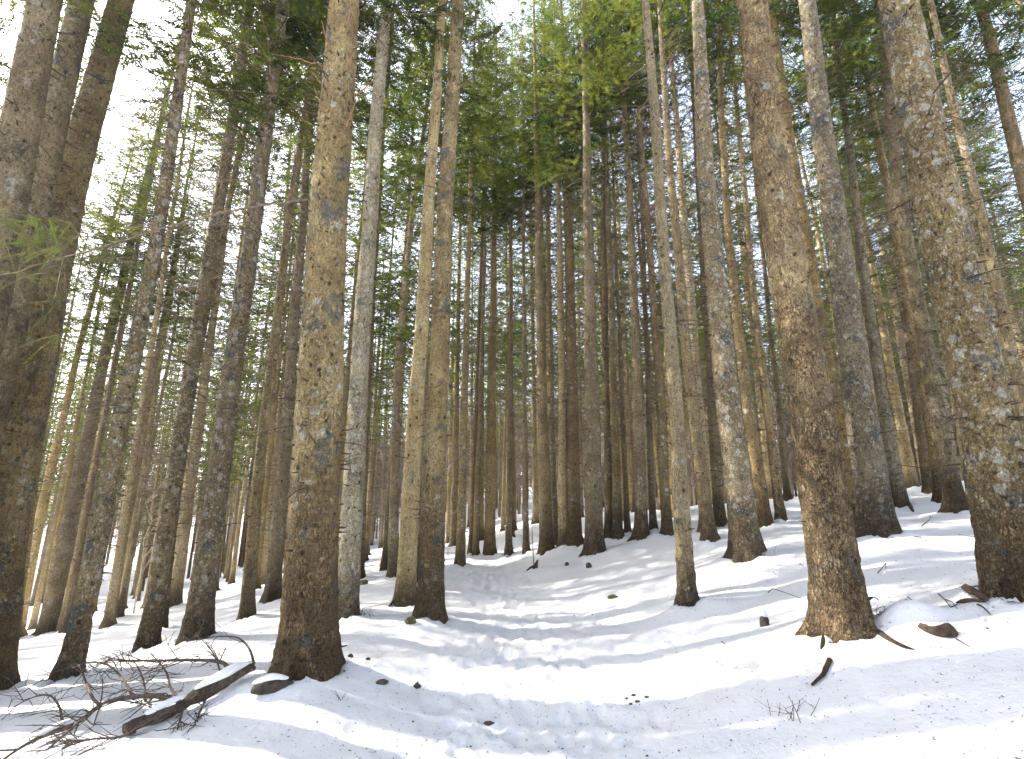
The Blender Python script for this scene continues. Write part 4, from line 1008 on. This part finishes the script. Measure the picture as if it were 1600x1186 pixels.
stems(1212, 1118, 3, .12, 'small bent dry stem left of the sunlit snow patch at lower right', 2, .04)
stems(1098, 925, 7, .3, 'dry twigs standing right of the bare grey trunk foot', 3, .15)
stems(1048, 930, 3, .25, 'sparse dry twigs standing left of the bare grey trunk foot', 4, .12)
stems(572, 972, 7, .16, 'small tuft of dry twigs right of the white crusted trunk foot', 5, .08)
stems(546, 968, 14, .14, 'dense dry twigs at the foot of the white crusted trunk', 6, .10)
stems(700, 870, 5, .3, 'dry twigs left of the slim straight trunk by the path', 7, .2)
stems(1370, 985, 14, .10, 'tuft of dry moss and twigs on the root of the cracked scaly trunk', 8, .10)
stems(1180, 880, 8, .14, 'dry grass at the foot of the lichened flared trunk', 9, .14)
stems(536, 1098, 3, .10, 'single dry stem on the snow below the biggest front trunk', 10, .03)
stems(1540, 905, 3, .1, 'tiny stems by the foot of the huge right edge trunk', 11, .05)

# fallen needles and bark crumbs, countless
rs = np.random.default_rng(77); NV = []
nn = 9000; rr = rs.uniform(1.2, 9.5, nn) ** 1.0; aa = np.radians(rs.uniform(-46, 46, nn)); lx, ly = rr * np.sin(aa), rr * np.cos(aa)
keep = vn(lx * .8, ly * .8, s=61) > rs.uniform(-1.0, .6, nn)
for tx_, ty_, tr_ in BASES[:60]:
    kk = 260 if math.hypot(tx_, ty_) < 10 else 0
    if kk:
        a_ = rs.uniform(0, 6.28, kk); d_ = tr_ * 1.2 + np.abs(rs.normal(0, .11, kk)); lx = np.append(lx, tx_ + d_ * np.cos(a_)); ly = np.append(ly, ty_ + d_ * np.sin(a_)); keep = np.append(keep, np.ones(kk, bool))
lx, ly = lx[keep], ly[keep]; lz = snow(lx, ly)
a_ = rs.uniform(0, 6.28, len(lx)); L_ = rs.uniform(.008, .024, len(lx)); W_ = rs.uniform(.0015, .0065, len(lx)) * (1 + (rs.random(len(lx)) < .12) * 1.5)
_near = np.zeros(len(lx), bool)
for tx_, ty_, tr_ in BASES[:60]: _near |= np.hypot(lx - tx_, ly - ty_) < tr_ * 1.2 + .10
_big = np.where(_near, rs.uniform(1, 2.6, len(lx)), 1.0); L_ = L_ * _big; W_ = W_ * _big
D = np.stack([np.cos(a_), np.sin(a_), rs.normal(0, .25, len(lx))], 1); S = np.stack([-np.sin(a_), np.cos(a_), np.zeros(len(lx))], 1)
c = np.stack([lx, ly, lz + .004], 1)
q4 = np.stack([c - D * L_[:, None] * .5, c + S * W_[:, None] + [0, 0, .002], c + D * L_[:, None] * .5, c - S * W_[:, None] + [0, 0, .001]], 1).reshape(-1, 3)
tag(obj('needle_litter', mesh_np('needle_litter', q4, np.arange(len(q4)).reshape(-1, 4), M['bough'], False)), 'fallen fir needles and bark crumbs scattered over the snow', 'litter', kind='stuff')
tri = sum(len(me.loops) - 2 * len(me.polygons) for me in bpy.data.meshes)
import sys
print('TRIS', tri, 'objects', len(bpy.data.objects), 'trees', len(inview), len(outside))
